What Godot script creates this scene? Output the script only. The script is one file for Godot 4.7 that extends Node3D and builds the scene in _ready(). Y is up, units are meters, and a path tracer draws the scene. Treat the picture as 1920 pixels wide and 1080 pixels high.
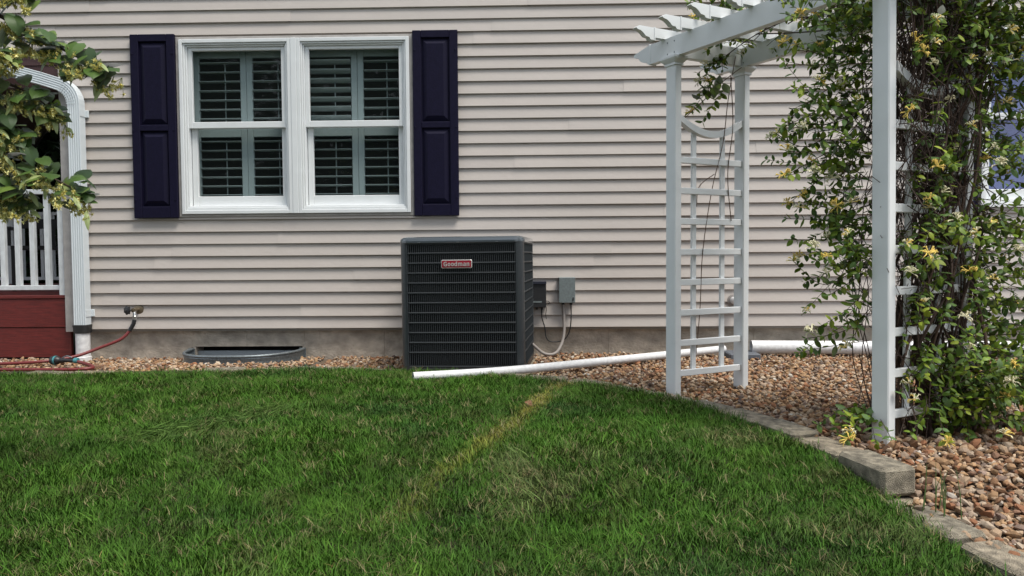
extends Node3D

var rng := RandomNumberGenerator.new()
var noise := FastNoiseLite.new()
var M := {}
var house: Node3D

# ---------------------------------------------------------------- mesh builder
class MB:
	var v := PackedVector3Array()
	var n := PackedVector3Array()
	var c := PackedColorArray()
	var use_c := false
	var col := Color.WHITE
	var xf := Transform3D()

	func put(a: Vector3, na: Vector3) -> void:
		v.append(xf * a)
		n.append((xf.basis * na).normalized())
		c.append(col)

	func tri(a: Vector3, b: Vector3, d: Vector3) -> void:   # counter-clockwise seen from outside
		var m := (b - a).cross(d - a).normalized()
		put(a, m); put(d, m); put(b, m)

	func tri_n(a: Vector3, b: Vector3, d: Vector3, na: Vector3, nb: Vector3, nd: Vector3) -> void:
		put(a, na); put(d, nd); put(b, nb)

	func quad(a: Vector3, b: Vector3, d: Vector3, e: Vector3) -> void:
		tri(a, b, d); tri(a, d, e)

	func quad_n(a: Vector3, b: Vector3, d: Vector3, e: Vector3, na: Vector3, nb: Vector3, nd: Vector3, ne: Vector3) -> void:
		tri_n(a, b, d, na, nb, nd); tri_n(a, d, e, na, nd, ne)

	func facing(a: Vector3, b: Vector3, d: Vector3, e: Vector3, out: Vector3) -> void:
		if (b - a).cross(d - a).dot(out) < 0.0:
			quad(a, e, d, b)
		else:
			quad(a, b, d, e)

	func box(at: Vector3, size: Vector3, bev := 0.0) -> void:
		var h := size * 0.5
		var b: float = min(bev, min(h.x, min(h.y, h.z)) * 0.9)
		var P := func(s: Vector3, ax: int) -> Vector3:
			var q := Vector3(s.x * (h.x - b), s.y * (h.y - b), s.z * (h.z - b))
			q[ax] = s[ax] * h[ax]
			return at + q
		for ax in 3:
			var i := (ax + 1) % 3
			var j := (ax + 2) % 3
			for s in [-1.0, 1.0]:
				var q := []
				for k in [[-1, -1], [1, -1], [1, 1], [-1, 1]]:
					var t := Vector3.ZERO
					t[ax] = s; t[i] = k[0]; t[j] = k[1]
					q.append(P.call(t, ax))
				var o := Vector3.ZERO
				o[ax] = s
				facing(q[0], q[1], q[2], q[3], o)
			if b > 0.0:
				for si in [-1.0, 1.0]:
					for sj in [-1.0, 1.0]:
						var t0 := Vector3.ZERO
						t0[i] = si; t0[j] = sj; t0[ax] = -1.0
						var t1 := t0
						t1[ax] = 1.0
						var o2 := Vector3.ZERO
						o2[i] = si; o2[j] = sj
						facing(P.call(t0, i), P.call(t1, i), P.call(t1, j), P.call(t0, j), o2)
		if b > 0.0:
			for sx in [-1.0, 1.0]:
				for sy in [-1.0, 1.0]:
					for sz in [-1.0, 1.0]:
						var s := Vector3(sx, sy, sz)
						var p0: Vector3 = P.call(s, 0)
						var p1: Vector3 = P.call(s, 1)
						var p2: Vector3 = P.call(s, 2)
						if (p1 - p0).cross(p2 - p0).dot(s) < 0.0:
							tri(p0, p2, p1)
						else:
							tri(p0, p1, p2)

	func bar(a: Vector3, b: Vector3, w: float, h: float, bev := 0.002) -> void:   # a box from a to b, h tall
		var d := b - a
		var z := d.normalized()
		var up := Vector3.UP if absf(z.y) < 0.95 else Vector3.RIGHT
		var x := up.cross(z).normalized()
		var y := z.cross(x)
		var keep := xf
		xf = xf * Transform3D(Basis(x, y, z), (a + b) * 0.5)
		box(Vector3.ZERO, Vector3(w, h, d.length()), bev)
		xf = keep

	func tube(p: PackedVector3Array, r, sides := 8, caps := true) -> void:
		var rings := []
		var x := Vector3.RIGHT
		for i in p.size():
			var t := (p[min(i + 1, p.size() - 1)] - p[max(i - 1, 0)]).normalized()
			if i == 0:
				x = t.cross(Vector3.UP if absf(t.y) < 0.9 else Vector3.RIGHT)
			x = (x - t * x.dot(t)).normalized()
			var y := t.cross(x)
			var rad: float = r if r is float else r[i]
			var ring := []
			for k in sides:
				var a := TAU * k / sides
				var o := x * cos(a) + y * sin(a)
				ring.append([p[i] + o * rad, o])
			rings.append(ring)
		for i in p.size() - 1:
			for k in sides:
				var k2 := (k + 1) % sides
				var a = rings[i][k]
				var b = rings[i][k2]
				var d = rings[i + 1][k2]
				var e = rings[i + 1][k]
				quad_n(a[0], b[0], d[0], e[0], a[1], b[1], d[1], e[1])
		if caps:
			for k in range(1, sides - 1):
				tri(rings[0][0][0], rings[0][k + 1][0], rings[0][k][0])
				tri(rings[-1][0][0], rings[-1][k][0], rings[-1][k + 1][0])

	func lathe(prof: Array, seg := 16) -> void:   # [r, y] going up, outside to the right
		for i in prof.size() - 1:
			var r0: float = prof[i][0]
			var y0: float = prof[i][1]
			var r1: float = prof[i + 1][0]
			var y1: float = prof[i + 1][1]
			var m := Vector2(y1 - y0, r0 - r1).normalized()
			for k in seg:
				var a := TAU * k / seg
				var b := TAU * (k + 1) / seg
				var ca := Vector3(cos(a), 0, -sin(a))
				var cb := Vector3(cos(b), 0, -sin(b))
				var na := ca * m.x + Vector3.UP * m.y
				var nb := cb * m.x + Vector3.UP * m.y
				quad_n(ca * r0 + Vector3.UP * y0, cb * r0 + Vector3.UP * y0, cb * r1 + Vector3.UP * y1, ca * r1 + Vector3.UP * y1, na, nb, nb, na)

	func prism(poly: PackedVector2Array, z0: float, z1: float) -> void:
		var p := poly
		if Geometry2D.is_polygon_clockwise(p):
			p = p.duplicate()
			p.reverse()
		# is_polygon_clockwise is judged with y down; make sure of the sign here
		var area := 0.0
		for i in p.size():
			area += p[i].cross(p[(i + 1) % p.size()])
		if area < 0.0:
			p.reverse()
		var t := Geometry2D.triangulate_polygon(p)
		for i in range(0, t.size(), 3):
			var a := p[t[i]]
			var b := p[t[i + 1]]
			var d := p[t[i + 2]]
			if (b - a).cross(d - a) < 0.0:
				var s := b
				b = d
				d = s
			tri(Vector3(a.x, a.y, z1), Vector3(b.x, b.y, z1), Vector3(d.x, d.y, z1))
			tri(Vector3(a.x, a.y, z0), Vector3(d.x, d.y, z0), Vector3(b.x, b.y, z0))
		for i in p.size():
			var a := p[i]
			var b := p[(i + 1) % p.size()]
			quad(Vector3(a.x, a.y, z0), Vector3(b.x, b.y, z0), Vector3(b.x, b.y, z1), Vector3(a.x, a.y, z1))

	func loft(levels: Array, seg := 6, closed_top := true, closed_bottom := true) -> void:   # rounded rectangles [y, hx, hz, r]
		var rings := []
		for l in levels:
			var ring := []
			for q in 4:
				var sx := 1.0 if q in [0, 3] else -1.0
				var sz := 1.0 if q in [0, 1] else -1.0
				for k in seg + 1:
					var a: float = PI / 2 * (q + float(k) / seg)
					var o := Vector3(cos(a), 0, sin(a))
					ring.append([Vector3(sx * (l[1] - l[3]), l[0], sz * (l[2] - l[3])) + o * l[3], o])
			rings.append(ring)
		var N: int = rings[0].size()
		for i in rings.size() - 1:
			var dy: float = levels[i + 1][0] - levels[i][0]
			var dr: float = levels[i][1] - levels[i + 1][1]
			var m := Vector2(dy, dr).normalized()
			for k in N:
				var k2 := (k + 1) % N
				var a = rings[i][k]
				var b = rings[i][k2]
				var d = rings[i + 1][k2]
				var e = rings[i + 1][k]
				var na: Vector3 = a[1] * m.x + Vector3.UP * m.y
				var nb: Vector3 = b[1] * m.x + Vector3.UP * m.y
				quad_n(b[0], a[0], e[0], d[0], nb, na, na, nb)
		for k in range(1, N - 1):
			if closed_bottom:
				tri(rings[0][0][0], rings[0][k][0], rings[0][k + 1][0])
			if closed_top:
				tri(rings[-1][0][0], rings[-1][k + 1][0], rings[-1][k][0])

	func sweep(prof: PackedVector2Array, path: PackedVector3Array, up: Vector3) -> void:   # flat-sided profile along a path
		var rings := []
		for i in path.size():
			var t := (path[min(i + 1, path.size() - 1)] - path[max(i - 1, 0)]).normalized()
			var x := up.cross(t).normalized()
			var y := t.cross(x)
			var ring := []
			for q in prof:
				ring.append(path[i] + x * q.x + y * q.y)
			rings.append(ring)
		var N := prof.size()
		for i in path.size() - 1:
			for k in N:
				var k2 := (k + 1) % N
				quad(rings[i][k], rings[i][k2], rings[i + 1][k2], rings[i + 1][k])

	func mesh() -> ArrayMesh:
		var a := []
		a.resize(Mesh.ARRAY_MAX)
		a[Mesh.ARRAY_VERTEX] = v
		a[Mesh.ARRAY_NORMAL] = n
		if use_c:
			a[Mesh.ARRAY_COLOR] = c
		var m := ArrayMesh.new()
		m.add_surface_from_arrays(Mesh.PRIMITIVE_TRIANGLES, a)
		return m

# ---------------------------------------------------------------- small helpers
func mat(r: float, g: float, b: float, rough := 0.6, metal := 0.0) -> StandardMaterial3D:
	var m := StandardMaterial3D.new()
	m.albedo_color = Color(r, g, b).linear_to_srgb()
	m.roughness = rough
	m.metallic = metal
	return m

func noise_tex(freq: float, lo: float, hi: float, seed_: int, size := 512, octaves := 4, normal := false, bump := 4.0) -> NoiseTexture2D:
	var f := FastNoiseLite.new()
	f.noise_type = FastNoiseLite.TYPE_SIMPLEX_SMOOTH
	f.frequency = freq
	f.fractal_octaves = octaves
	f.seed = seed_
	var t := NoiseTexture2D.new()
	t.width = size
	t.height = size
	t.seamless = true
	t.noise = f
	if normal:
		t.as_normal_map = true
		t.bump_strength = bump
	else:
		var g := Gradient.new()
		g.set_color(0, Color(lo, lo, lo))
		g.set_color(1, Color(hi, hi, hi))
		t.color_ramp = g
	return t

func mottle(m: StandardMaterial3D, tex: Texture2D, scale: Vector3, world := true) -> StandardMaterial3D:
	m.albedo_texture = tex
	m.uv1_triplanar = true
	m.uv1_world_triplanar = world
	m.uv1_scale = scale
	return m

func relief(m: StandardMaterial3D, tex: Texture2D, strength: float) -> StandardMaterial3D:
	m.normal_enabled = true
	m.normal_texture = tex
	m.normal_scale = strength
	return m

func thing(called: String, label: String, category: String, at := Vector3.ZERO, turn := 0.0, group := "") -> Node3D:
	var o := Node3D.new()
	o.name = called
	add_child(o, true)
	o.position = at
	o.rotation.y = turn
	tag(o, label, category, group)
	return o

func tag(o: Node, label: String, category := "", group := "", kind := "") -> void:
	if label: o.set_meta("label", label)
	if category: o.set_meta("category", category)
	if group: o.set_meta("group", group)
	if kind: o.set_meta("kind", kind)

func inst(called: String, me: Mesh, m: Material, parent: Node3D = self) -> MeshInstance3D:
	var o := MeshInstance3D.new()
	o.name = called
	o.mesh = me
	o.material_override = m
	parent.add_child(o, true)
	return o

func part(called: String, b: MB, m: Material, parent: Node3D = self) -> MeshInstance3D:
	return inst(called, b.mesh(), m, parent)

func boxp(called: String, lo: Vector3, hi: Vector3, m: Material, parent: Node3D, bev := 0.003) -> MeshInstance3D:
	var b := MB.new()
	b.box((lo + hi) * 0.5, (hi - lo).abs(), bev)
	return part(called, b, m, parent)

func many(called: String, me: Mesh, m: Material, xfs: Array, cols: Array, parent: Node3D) -> MultiMeshInstance3D:
	var mm := MultiMesh.new()
	mm.transform_format = MultiMesh.TRANSFORM_3D
	mm.use_colors = true
	mm.mesh = me
	mm.instance_count = xfs.size()
	for i in xfs.size():
		mm.set_instance_transform(i, xfs[i])
		mm.set_instance_color(i, cols[i])
	var o := MultiMeshInstance3D.new()
	o.name = called
	o.multimesh = mm
	o.material_override = m
	o.set_meta("kind", "stuff")
	parent.add_child(o, true)
	return o

func rf(a: float, b: float) -> float:
	return rng.randf_range(a, b)

func curve(pts: Array, n: int) -> PackedVector3Array:   # smooth line through points
	var out := PackedVector3Array()
	for i in n + 1:
		var t := float(i) / n * (pts.size() - 1)
		var k: int = min(int(t), pts.size() - 2)
		var a: Vector3 = pts[max(k - 1, 0)]
		var d: Vector3 = pts[min(k + 2, pts.size() - 1)]
		out.append((pts[k] as Vector3).cubic_interpolate(pts[k + 1], a, d, t - k))
	return out

# ---------------------------------------------------------------- the lie of the land
const EDGE := [[0.94, -1.75], [1.0, -1.2], [1.1, -0.85], [1.22, -0.45], [1.42, 0.12], [1.7, 0.47], [2.02, 0.77], [2.6, 1.05], [3.19, 1.235], [3.62, 1.32], [4.2, 1.43], [5.0, 1.72], [7.0, 2.6], [9.5, 3.8]]
const LEFT_EDGE := 1.2

func edge_x(z: float) -> float:
	if z <= EDGE[0][0]: return EDGE[0][1]
	for i in EDGE.size() - 1:
		if z <= EDGE[i + 1][0]:
			return lerpf(EDGE[i][1], EDGE[i + 1][1], (z - EDGE[i][0]) / (EDGE[i + 1][0] - EDGE[i][0]))
	return EDGE[-1][1]

func in_lawn(x: float, z: float) -> bool:
	if x < -1.75: return z > LEFT_EDGE - 0.2 * smoothstep(-3.2, -1.75, x)
	return z > 0.95 and x < edge_x(z) - 0.03

func lawn_y(x: float, z: float) -> float:
	return 0.002 - 0.018 * maxf(z - 1.6, 0.0) - 0.10 * smoothstep(3.0, 4.05, z) - 0.065 * maxf(z - 3.9, 0.0) + 0.012 * noise.get_noise_2d(x * 60.0, z * 60.0)

func gravel_y(x: float, z: float) -> float:
	var d := smoothstep(3.1, 3.9, z) * 0.11 + 0.03 * maxf(z - 3.9, 0.0)
	var well := 0.034 * exp(-pow((x + 2.35) / 0.75, 2.0) - pow((z - 0.62) / 0.30, 2.0))
	return -0.015 + well - d - 0.02 * smoothstep(-0.5, -1.6, x) + 0.012 * noise.get_noise_2d(x * 45.0 + 900.0, z * 45.0)

func _ready() -> void:
	rng.seed = 11
	noise.seed = 5
	noise.frequency = 0.02
	camera_and_light()
	materials()
	ground()
	build_house()
	build_deck()
	windows()
	foundation_things()
	air_conditioner()
	pipes_and_boxes()
	hose()
	arbor()
	edging()
	gravel()
	lawn()
	honeysuckle()
	linden()
	far_trees()

func camera_and_light() -> void:
	var cam := Camera3D.new()
	cam.name = "camera"
	add_child(cam)
	cam.position = Vector3(0, 0.8155, 6.4356)
	cam.rotation = Vector3(-0.04168, 0.0259, -0.00721)
	cam.fov = 40.852
	cam.near = 0.05
	cam.far = 400.0
	cam.current = true
	var sky := Sky.new()
	var ps := ProceduralSkyMaterial.new()
	ps.sky_top_color = Color(0.80, 0.845, 0.90)
	ps.sky_horizon_color = Color(0.86, 0.88, 0.90)
	ps.sky_curve = 0.25
	ps.ground_horizon_color = Color(0.30, 0.33, 0.30)
	ps.ground_bottom_color = Color(0.16, 0.20, 0.13)
	ps.sky_energy_multiplier = 1.0
	ps.energy_multiplier = 0.86
	sky.sky_material = ps
	var env := Environment.new()
	env.background_mode = Environment.BG_SKY
	env.sky = sky
	env.tonemap_mode = Environment.TONE_MAPPER_LINEAR
	env.tonemap_exposure = 1.95
	env.sdfgi_enabled = true
	env.ssao_enabled = true
	env.ssil_enabled = true
	var we := WorldEnvironment.new()
	we.name = "world_environment"
	we.environment = env
	add_child(we)
	var sun := DirectionalLight3D.new()
	sun.name = "sun"
	sun.light_energy = 0.70
	sun.light_angular_distance = 24.0
	sun.light_color = Color(1.0, 0.98, 0.945)
	sun.shadow_enabled = true
	add_child(sun)
	sun.look_at_from_position(Vector3.ZERO, Vector3(-0.40, -1.0, -0.30), Vector3.FORWARD)

func materials() -> void:
	var fine := noise_tex(0.02, 0.86, 1.0, 3)
	var faint := noise_tex(0.008, 0.965, 1.0, 4)
	var coarse := noise_tex(0.012, 0.72, 1.0, 8)
	var grit := noise_tex(0.12, 0.6, 1.0, 21, 256, 3)
	var bump := noise_tex(0.06, 0, 1, 31, 512, 5, true, 6.0)
	var grain := noise_tex(0.05, 0, 1, 41, 512, 4, true, 5.0)
	M.grit = grit
	M.siding = relief(mottle(mat(0.495, 0.446, 0.412, 0.62), faint, Vector3(0.5, 0.7, 0.5)), grain, 0.05)
	M.siding_b = relief(mottle(mat(0.478, 0.432, 0.400, 0.62), faint, Vector3(0.4, 0.8, 0.4)), grain, 0.05)
	M.tan = mottle(mat(0.46, 0.43, 0.41, 0.6), fine, Vector3(0.8, 0.8, 0.8))
	M.white = mottle(mat(0.74, 0.76, 0.77, 0.42), faint, Vector3(1.1, 1.1, 1.1))
	M.white_old = mottle(mat(0.72, 0.75, 0.77, 0.5), noise_tex(0.015, 0.88, 1.0, 77), Vector3(2.0, 0.9, 2.0))
	M.pvc = mottle(mat(0.82, 0.82, 0.83, 0.35), noise_tex(0.02, 0.84, 1.0, 14), Vector3(2.5, 2.5, 2.5))
	M.spout = mottle(mat(0.64, 0.69, 0.72, 0.45), faint, Vector3(2, 0.6, 2))
	M.navy = mat(0.0085, 0.0072, 0.025, 0.55)
	M.navy.metallic_specular = 0.25
	relief(mottle(M.navy, fine, Vector3(2, 2, 2)), grain, 0.12)
	M.sheath = mat(0.3, 0.28, 0.25, 0.9)
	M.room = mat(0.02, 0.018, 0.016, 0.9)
	M.louver = mat(0.205, 0.265, 0.27, 0.5)
	M.glass = mat(0.9, 1.0, 0.98, 0.02)
	M.glass.albedo_color = Color(0.86, 0.95, 0.94, 0.008)
	M.glass.metallic_specular = 0.36
	M.glass.transparency = BaseMaterial3D.TRANSPARENCY_ALPHA
	M.blind = mat(0.14, 0.17, 0.36, 0.7)
	M.concrete = relief(mottle(mat(0.58, 0.505, 0.42, 0.9), coarse, Vector3(0.9, 1.3, 0.9)), bump, 0.35)
	M.concrete_b = relief(mottle(mat(0.37, 0.315, 0.26, 0.9), coarse, Vector3(1.3, 0.8, 1.3)), bump, 0.35)
	var stain := noise_tex(0.018, 0.52, 1.0, 121, 512, 6)
	M.block = relief(mottle(mat(0.50, 0.42, 0.31, 0.95), stain, Vector3(1.6, 1.6, 1.6)), noise_tex(0.2, 0, 1, 51, 512, 4, true, 10.0), 0.9)
	M.block_b = relief(mottle(mat(0.42, 0.365, 0.275, 0.95), stain, Vector3(2.1, 2.1, 2.1)), noise_tex(0.2, 0, 1, 51, 512, 4, true, 10.0), 0.9)
	M.red = relief(mottle(mat(0.17, 0.022, 0.018, 0.5), noise_tex(0.02, 0.75, 1.0, 61), Vector3(0.5, 5, 5)), grain, 0.15)
	M.maroon = mat(0.06, 0.026, 0.026, 0.7)
	M.dark = mat(0.012, 0.013, 0.015, 0.5)
	M.black = mat(0.016, 0.016, 0.018, 0.45)
	M.rubber = mat(0.014, 0.014, 0.014, 0.55)
	M.ac = mottle(mat(0.016, 0.021, 0.026, 0.42), fine, Vector3(3, 3, 3))
	M.ac.clearcoat_enabled = true
	M.ac.clearcoat = 0.6
	M.ac.clearcoat_roughness = 0.3
	M.ac_lid = mat(0.06, 0.073, 0.086, 0.25)
	M.ac_lid.clearcoat_enabled = true
	M.ac_lid.clearcoat = 1.0
	M.ac_lid.clearcoat_roughness = 0.15
	M.ac_band = mat(0.013, 0.017, 0.021, 0.55)
	M.ac_fin = mat(0.013, 0.017, 0.020, 0.5)
	M.ac_core = mat(0.006, 0.007, 0.008, 0.8)
	M.badge = mat(0.27, 0.012, 0.026, 0.35)
	M.silver = mat(0.62, 0.60, 0.58, 0.35, 0.5)
	M.galv = mottle(mat(0.28, 0.32, 0.345, 0.45, 0.55), noise_tex(0.03, 0.65, 1.0, 91), Vector3(3, 3, 3))
	M.basement = mat(0.34, 0.38, 0.41, 0.5)
	M.steel = mottle(mat(0.20, 0.235, 0.24, 0.5, 0.15), fine, Vector3(4, 4, 4))
	M.brass = mat(0.20, 0.16, 0.11, 0.45, 0.7)
	M.chrome = mat(0.6, 0.6, 0.6, 0.3, 0.9)
	M.hose = mottle(mat(0.19, 0.030, 0.030, 0.4), fine, Vector3(4, 4, 4))
	M.teal = mat(0.06, 0.24, 0.27, 0.4)
	M.conduit = mat(0.25, 0.225, 0.21, 0.6)
	M.soil = mottle(mat(0.05, 0.045, 0.024, 1.0), grit, Vector3(2, 2, 2))
	M.bed = mottle(mat(0.17, 0.115, 0.075, 1.0), grit, Vector3(4, 4, 4))
	M.shingle = mat(0.09, 0.085, 0.08, 0.95)
	M.bark = relief(mottle(mat(0.085, 0.06, 0.042, 0.95), grit, Vector3(5, 2, 5)), bump, 0.8)
	M.stem = mat(0.048, 0.027, 0.019, 0.8)
	M.stem_b = mat(0.095, 0.055, 0.035, 0.8)
	M.stem_green = mat(0.075, 0.13, 0.03, 0.7)
	M.grass = mat(1, 1, 1, 0.62)
	M.grass.metallic_specular = 0.22
	M.grass.vertex_color_use_as_albedo = true
	M.grass.backlight_enabled = true
	M.grass.backlight = Color(0.28, 0.28, 0.28)
	M.leafy = mat(1, 1, 1, 0.45)
	M.leafy.metallic_specular = 0.32
	M.leafy.vertex_color_use_as_albedo = true
	M.leafy.backlight_enabled = true
	M.leafy.backlight = Color(0.55, 0.55, 0.55)
	M.stone_mix = mottle(mat(1, 1, 1, 0.9), grit, Vector3(9, 9, 9))
	M.stone_mix.vertex_color_use_as_albedo = true

# ---------------------------------------------------------------- ground
func ground() -> void:
	var b := MB.new()
	b.quad(Vector3(-150, -0.75, 150), Vector3(150, -0.75, 150), Vector3(150, -0.75, -150), Vector3(-150, -0.75, -150))
	var g := part("ground", b, mottle(mat(0.035, 0.065, 0.018, 1.0), M.grit, Vector3(0.5, 0.5, 0.5)))
	tag(g, "wide flat green yard reaching out to the horizon", "", "", "structure")
	var d := MB.new()   # the yard beyond the deck
	d.quad(Vector3(-40, -0.1, 0.2), Vector3(-3.9, -0.1, 0.2), Vector3(-3.9, -0.1, -40), Vector3(-40, -0.1, -40))
	var e := part("side_yard", d, mottle(mat(0.06, 0.11, 0.03, 1.0), M.grit, Vector3(1.5, 1.5, 1.5)))
	tag(e, "green side yard seen between the deck railings", "", "", "structure")

# ---------------------------------------------------------------- the house
const Y0 := 0.22
const C := 0.1016
const W1 := [-2.932, -0.974, 1.158, 2.642]
const W2 := [3.62, 5.578, 1.158, 2.642]

func board(x0: float, x1: float, k: int, lo: float, hi: float, out: float, m: Material) -> void:
	var top := Y0 + (k + 1) * C + 0.012
	var bot := Y0 + k * C
	lo = maxf(lo, bot)
	hi = minf(hi, top)
	if hi - lo < 0.004 or x1 - x0 < 0.01:
		return
	var zf := func(y: float) -> float: return out + lerpf(0.022, 0.0010, clampf((y - bot) / C, 0.0, 1.0))
	var z0: float = zf.call(lo)
	var p := PackedVector2Array([Vector2(0.0, lo), Vector2(z0 - 0.0025, lo), Vector2(z0, lo + 0.0025), Vector2(zf.call(hi), hi), Vector2(0.0, hi)])
	var b := MB.new()
	# profile runs in (z, y); turn it so that it is extruded along x
	b.xf = Transform3D(Basis(Vector3(0, 0, 1), Vector3(0, 1, 0), Vector3(-1, 0, 0)), Vector3.ZERO)
	b.prism(p, -x1, -x0)
	part("siding_board", b, m, house)

func build_house() -> void:
	house = thing("house", "house wall in beige lap siding with a white double window and navy shutters", "house")
	# sheathing with real thickness round the two openings
	var s := MB.new()
	var T := func(x0: float, x1: float, y0: float, y1: float) -> void:
		s.box(Vector3((x0 + x1) / 2, (y0 + y1) / 2, -0.081), Vector3(x1 - x0, y1 - y0, 0.16))
	T.call(-3.9, W1[0] + 0.02, 0.2, 2.9)
	T.call(W1[0] + 0.02, W1[1] - 0.02, 0.2, W1[2] + 0.02)
	T.call(W1[0] + 0.02, W1[1] - 0.02, W1[3] - 0.02, 2.9)
	T.call(W1[1] - 0.02, W2[0] + 0.02, 0.2, 2.9)
	T.call(W2[0] + 0.02, W2[1] - 0.02, 0.2, W2[2] + 0.02)
	T.call(W2[0] + 0.02, W2[1] - 0.02, W2[3] - 0.02, 2.9)
	T.call(W2[1] - 0.02, 7.0, 0.2, 2.9)
	T.call(-8.0, 7.0, 2.9, 5.6)
	T.call(-8.0, -3.9, 2.62, 2.9)
	part("wall", s, M.sheath, house)
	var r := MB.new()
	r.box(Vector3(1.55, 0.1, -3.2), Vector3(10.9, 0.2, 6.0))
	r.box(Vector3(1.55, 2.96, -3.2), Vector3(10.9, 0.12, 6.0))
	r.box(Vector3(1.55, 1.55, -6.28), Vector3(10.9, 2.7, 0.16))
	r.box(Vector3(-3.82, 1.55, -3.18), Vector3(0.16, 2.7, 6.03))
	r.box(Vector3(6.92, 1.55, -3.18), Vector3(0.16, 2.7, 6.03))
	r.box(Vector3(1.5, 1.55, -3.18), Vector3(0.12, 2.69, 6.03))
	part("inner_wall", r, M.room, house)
	var rf_ := MB.new()
	rf_.prism(PackedVector2Array([Vector2(0.5, 5.6), Vector2(-3.2, 7.8), Vector2(-6.9, 5.6)]), -7.3, 8.3)
	var ro := part("roof", rf_, M.shingle, house)
	ro.transform = Transform3D(Basis(Vector3(0, 0, 1), Vector3(0, 1, 0), Vector3(-1, 0, 0)), Vector3.ZERO)
	# courses of lap siding, each board by itself, with staggered joints
	var kmax := 52
	for k in kmax:
		var lo := Y0 + k * C
		var hi := lo + C + 0.012
		var spans := []
		var start := -3.86 if hi < 2.65 else -7.9
		var cut1 := hi > W1[2] and lo < W1[3]
		if cut1:
			spans = [[start, W1[0] + 0.004, lo, hi], [W1[1] - 0.004, W2[0] + 0.004, lo, hi], [W2[1] - 0.004, 6.98, lo, hi]]
			if lo < W1[2]:
				spans.append([W1[0] + 0.004, W1[1] - 0.004, lo, W1[2]])
				spans.append([W2[0] + 0.004, W2[1] - 0.004, lo, W2[2]])
			if hi > W1[3] + 0.004:
				spans.append([W1[0] + 0.004, W1[1] - 0.004, W1[3], hi])
				spans.append([W2[0] + 0.004, W2[1] - 0.004, W2[3], hi])
		else:
			spans = [[start, 6.98, lo, hi]]
		for sp in spans:
			var x0: float = sp[0]
			var L := 3.66
			var joint: float = -3.9 + fposmod(k * 1.37 + (k % 3) * 0.61, L)
			if k == 7 or k == 8: joint = -2.1 + (k - 7) * 0.05
			var cuts := [x0]
			for q in range(-2, 4):
				var jx: float = joint + q * L
				if jx > x0 + 0.25 and jx < sp[1] - 0.25 and k < 30:
					cuts.append(jx)
			cuts.append(sp[1])
			for q in cuts.size() - 1:
				board(cuts[q] - (0.02 if q > 0 else 0.0), cuts[q + 1], k, sp[2], sp[3], 0.0 if q % 2 == 0 else 0.0028, M.siding if (q + k) % 2 == 0 else M.siding_b)
	# corner trim and foundation
	boxp("corner_trim", Vector3(-3.935, 0.2, -0.1), Vector3(-3.845, 2.62, 0.030), M.tan, house)
	boxp("corner_trim", Vector3(6.96, 0.2, -0.1), Vector3(7.03, 5.5, 0.030), M.tan, house)
	var xs := [-3.9, -3.42, -2.881]
	var x := -1.93
	var lines := [-1.798, -1.25, -0.64, 0.02, 0.635, 1.249, 1.842, 2.45, 3.06, 3.67, 4.28, 4.89, 5.5, 6.1, 7.0]
	for i in lines.size():
		foundation_panel(x if i == 0 else lines[i - 1], lines[i], -0.35, 0.205, i)
	foundation_panel(-3.9, -3.42, -0.35, 0.205, 1)
	foundation_panel(-3.42, -2.881, -0.35, 0.205, 2)
	foundation_panel(-2.881, -2.422, 0.062, 0.205, 3)
	foundation_panel(-2.422, -1.93, 0.062, 0.205, 4)
	boxp("basement_window", Vector3(-2.86, -0.34, -0.30), Vector3(-1.95, 0.062, -0.28), mat(0.05, 0.055, 0.06, 0.25), house, 0.0)
	boxp("window_recess", Vector3(-2.90, -0.5, -0.28), Vector3(-2.862, 0.061, -0.045), M.concrete, house, 0.0)
	boxp("window_recess", Vector3(-1.948, -0.5, -0.28), Vector3(-1.925, 0.061, -0.045), M.concrete, house, 0.0)
	boxp("basement_frame", Vector3(-2.86, -0.30, -0.11), Vector3(-1.95, 0.022, -0.085), M.basement, house)
	# mortar-like vent stub in the wall beside the far arbor post
	var st := MB.new()
	st.xf = Transform3D(Basis(Vector3.RIGHT, Vector3(0, 0, 1), Vector3(0, -1, 0)), Vector3(1.66, 0.434, 0.0))
	st.lathe([[0.03, 0.0], [0.03, 0.16], [0.024, 0.16], [0.024, 0.05], [0.0, 0.05]], 18)
	part("drain_stub", st, M.pvc, house)
	var fl := MB.new()
	fl.xf = st.xf
	fl.lathe([[0.05, 0.0], [0.05, 0.022], [0.03, 0.026]], 18)
	part("flange", fl, M.conduit, house)

func foundation_panel(x0: float, x1: float, y0: float, y1: float, i: int) -> void:
	var out := 0.0 + 0.0015 * (i % 2)
	boxp("foundation_panel", Vector3(x0 + 0.0006, y0, -0.2), Vector3(x1 - 0.0006, y1, -0.045 + out), M.concrete, house, 0.002)

# ---------------------------------------------------------------- windows and shutters
func frame4(b: MB, x0: float, x1: float, y0: float, y1: float, w: float, wb: float, wt: float, z0: float, z1: float, bev := 0.003) -> void:
	var zc := (z0 + z1) / 2
	var d := z1 - z0
	b.box(Vector3(x0 + w / 2, (y0 + y1) / 2, zc), Vector3(w, y1 - y0, d), bev)
	b.box(Vector3(x1 - w / 2, (y0 + y1) / 2, zc), Vector3(w, y1 - y0, d), bev)
	b.box(Vector3((x0 + x1) / 2, y0 + wb / 2, zc), Vector3(x1 - x0 - 2 * w - 0.0006, wb, d - 0.0008), bev)
	b.box(Vector3((x0 + x1) / 2, y1 - wt / 2, zc), Vector3(x1 - x0 - 2 * w - 0.0006, wt, d - 0.0008), bev)

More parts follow.
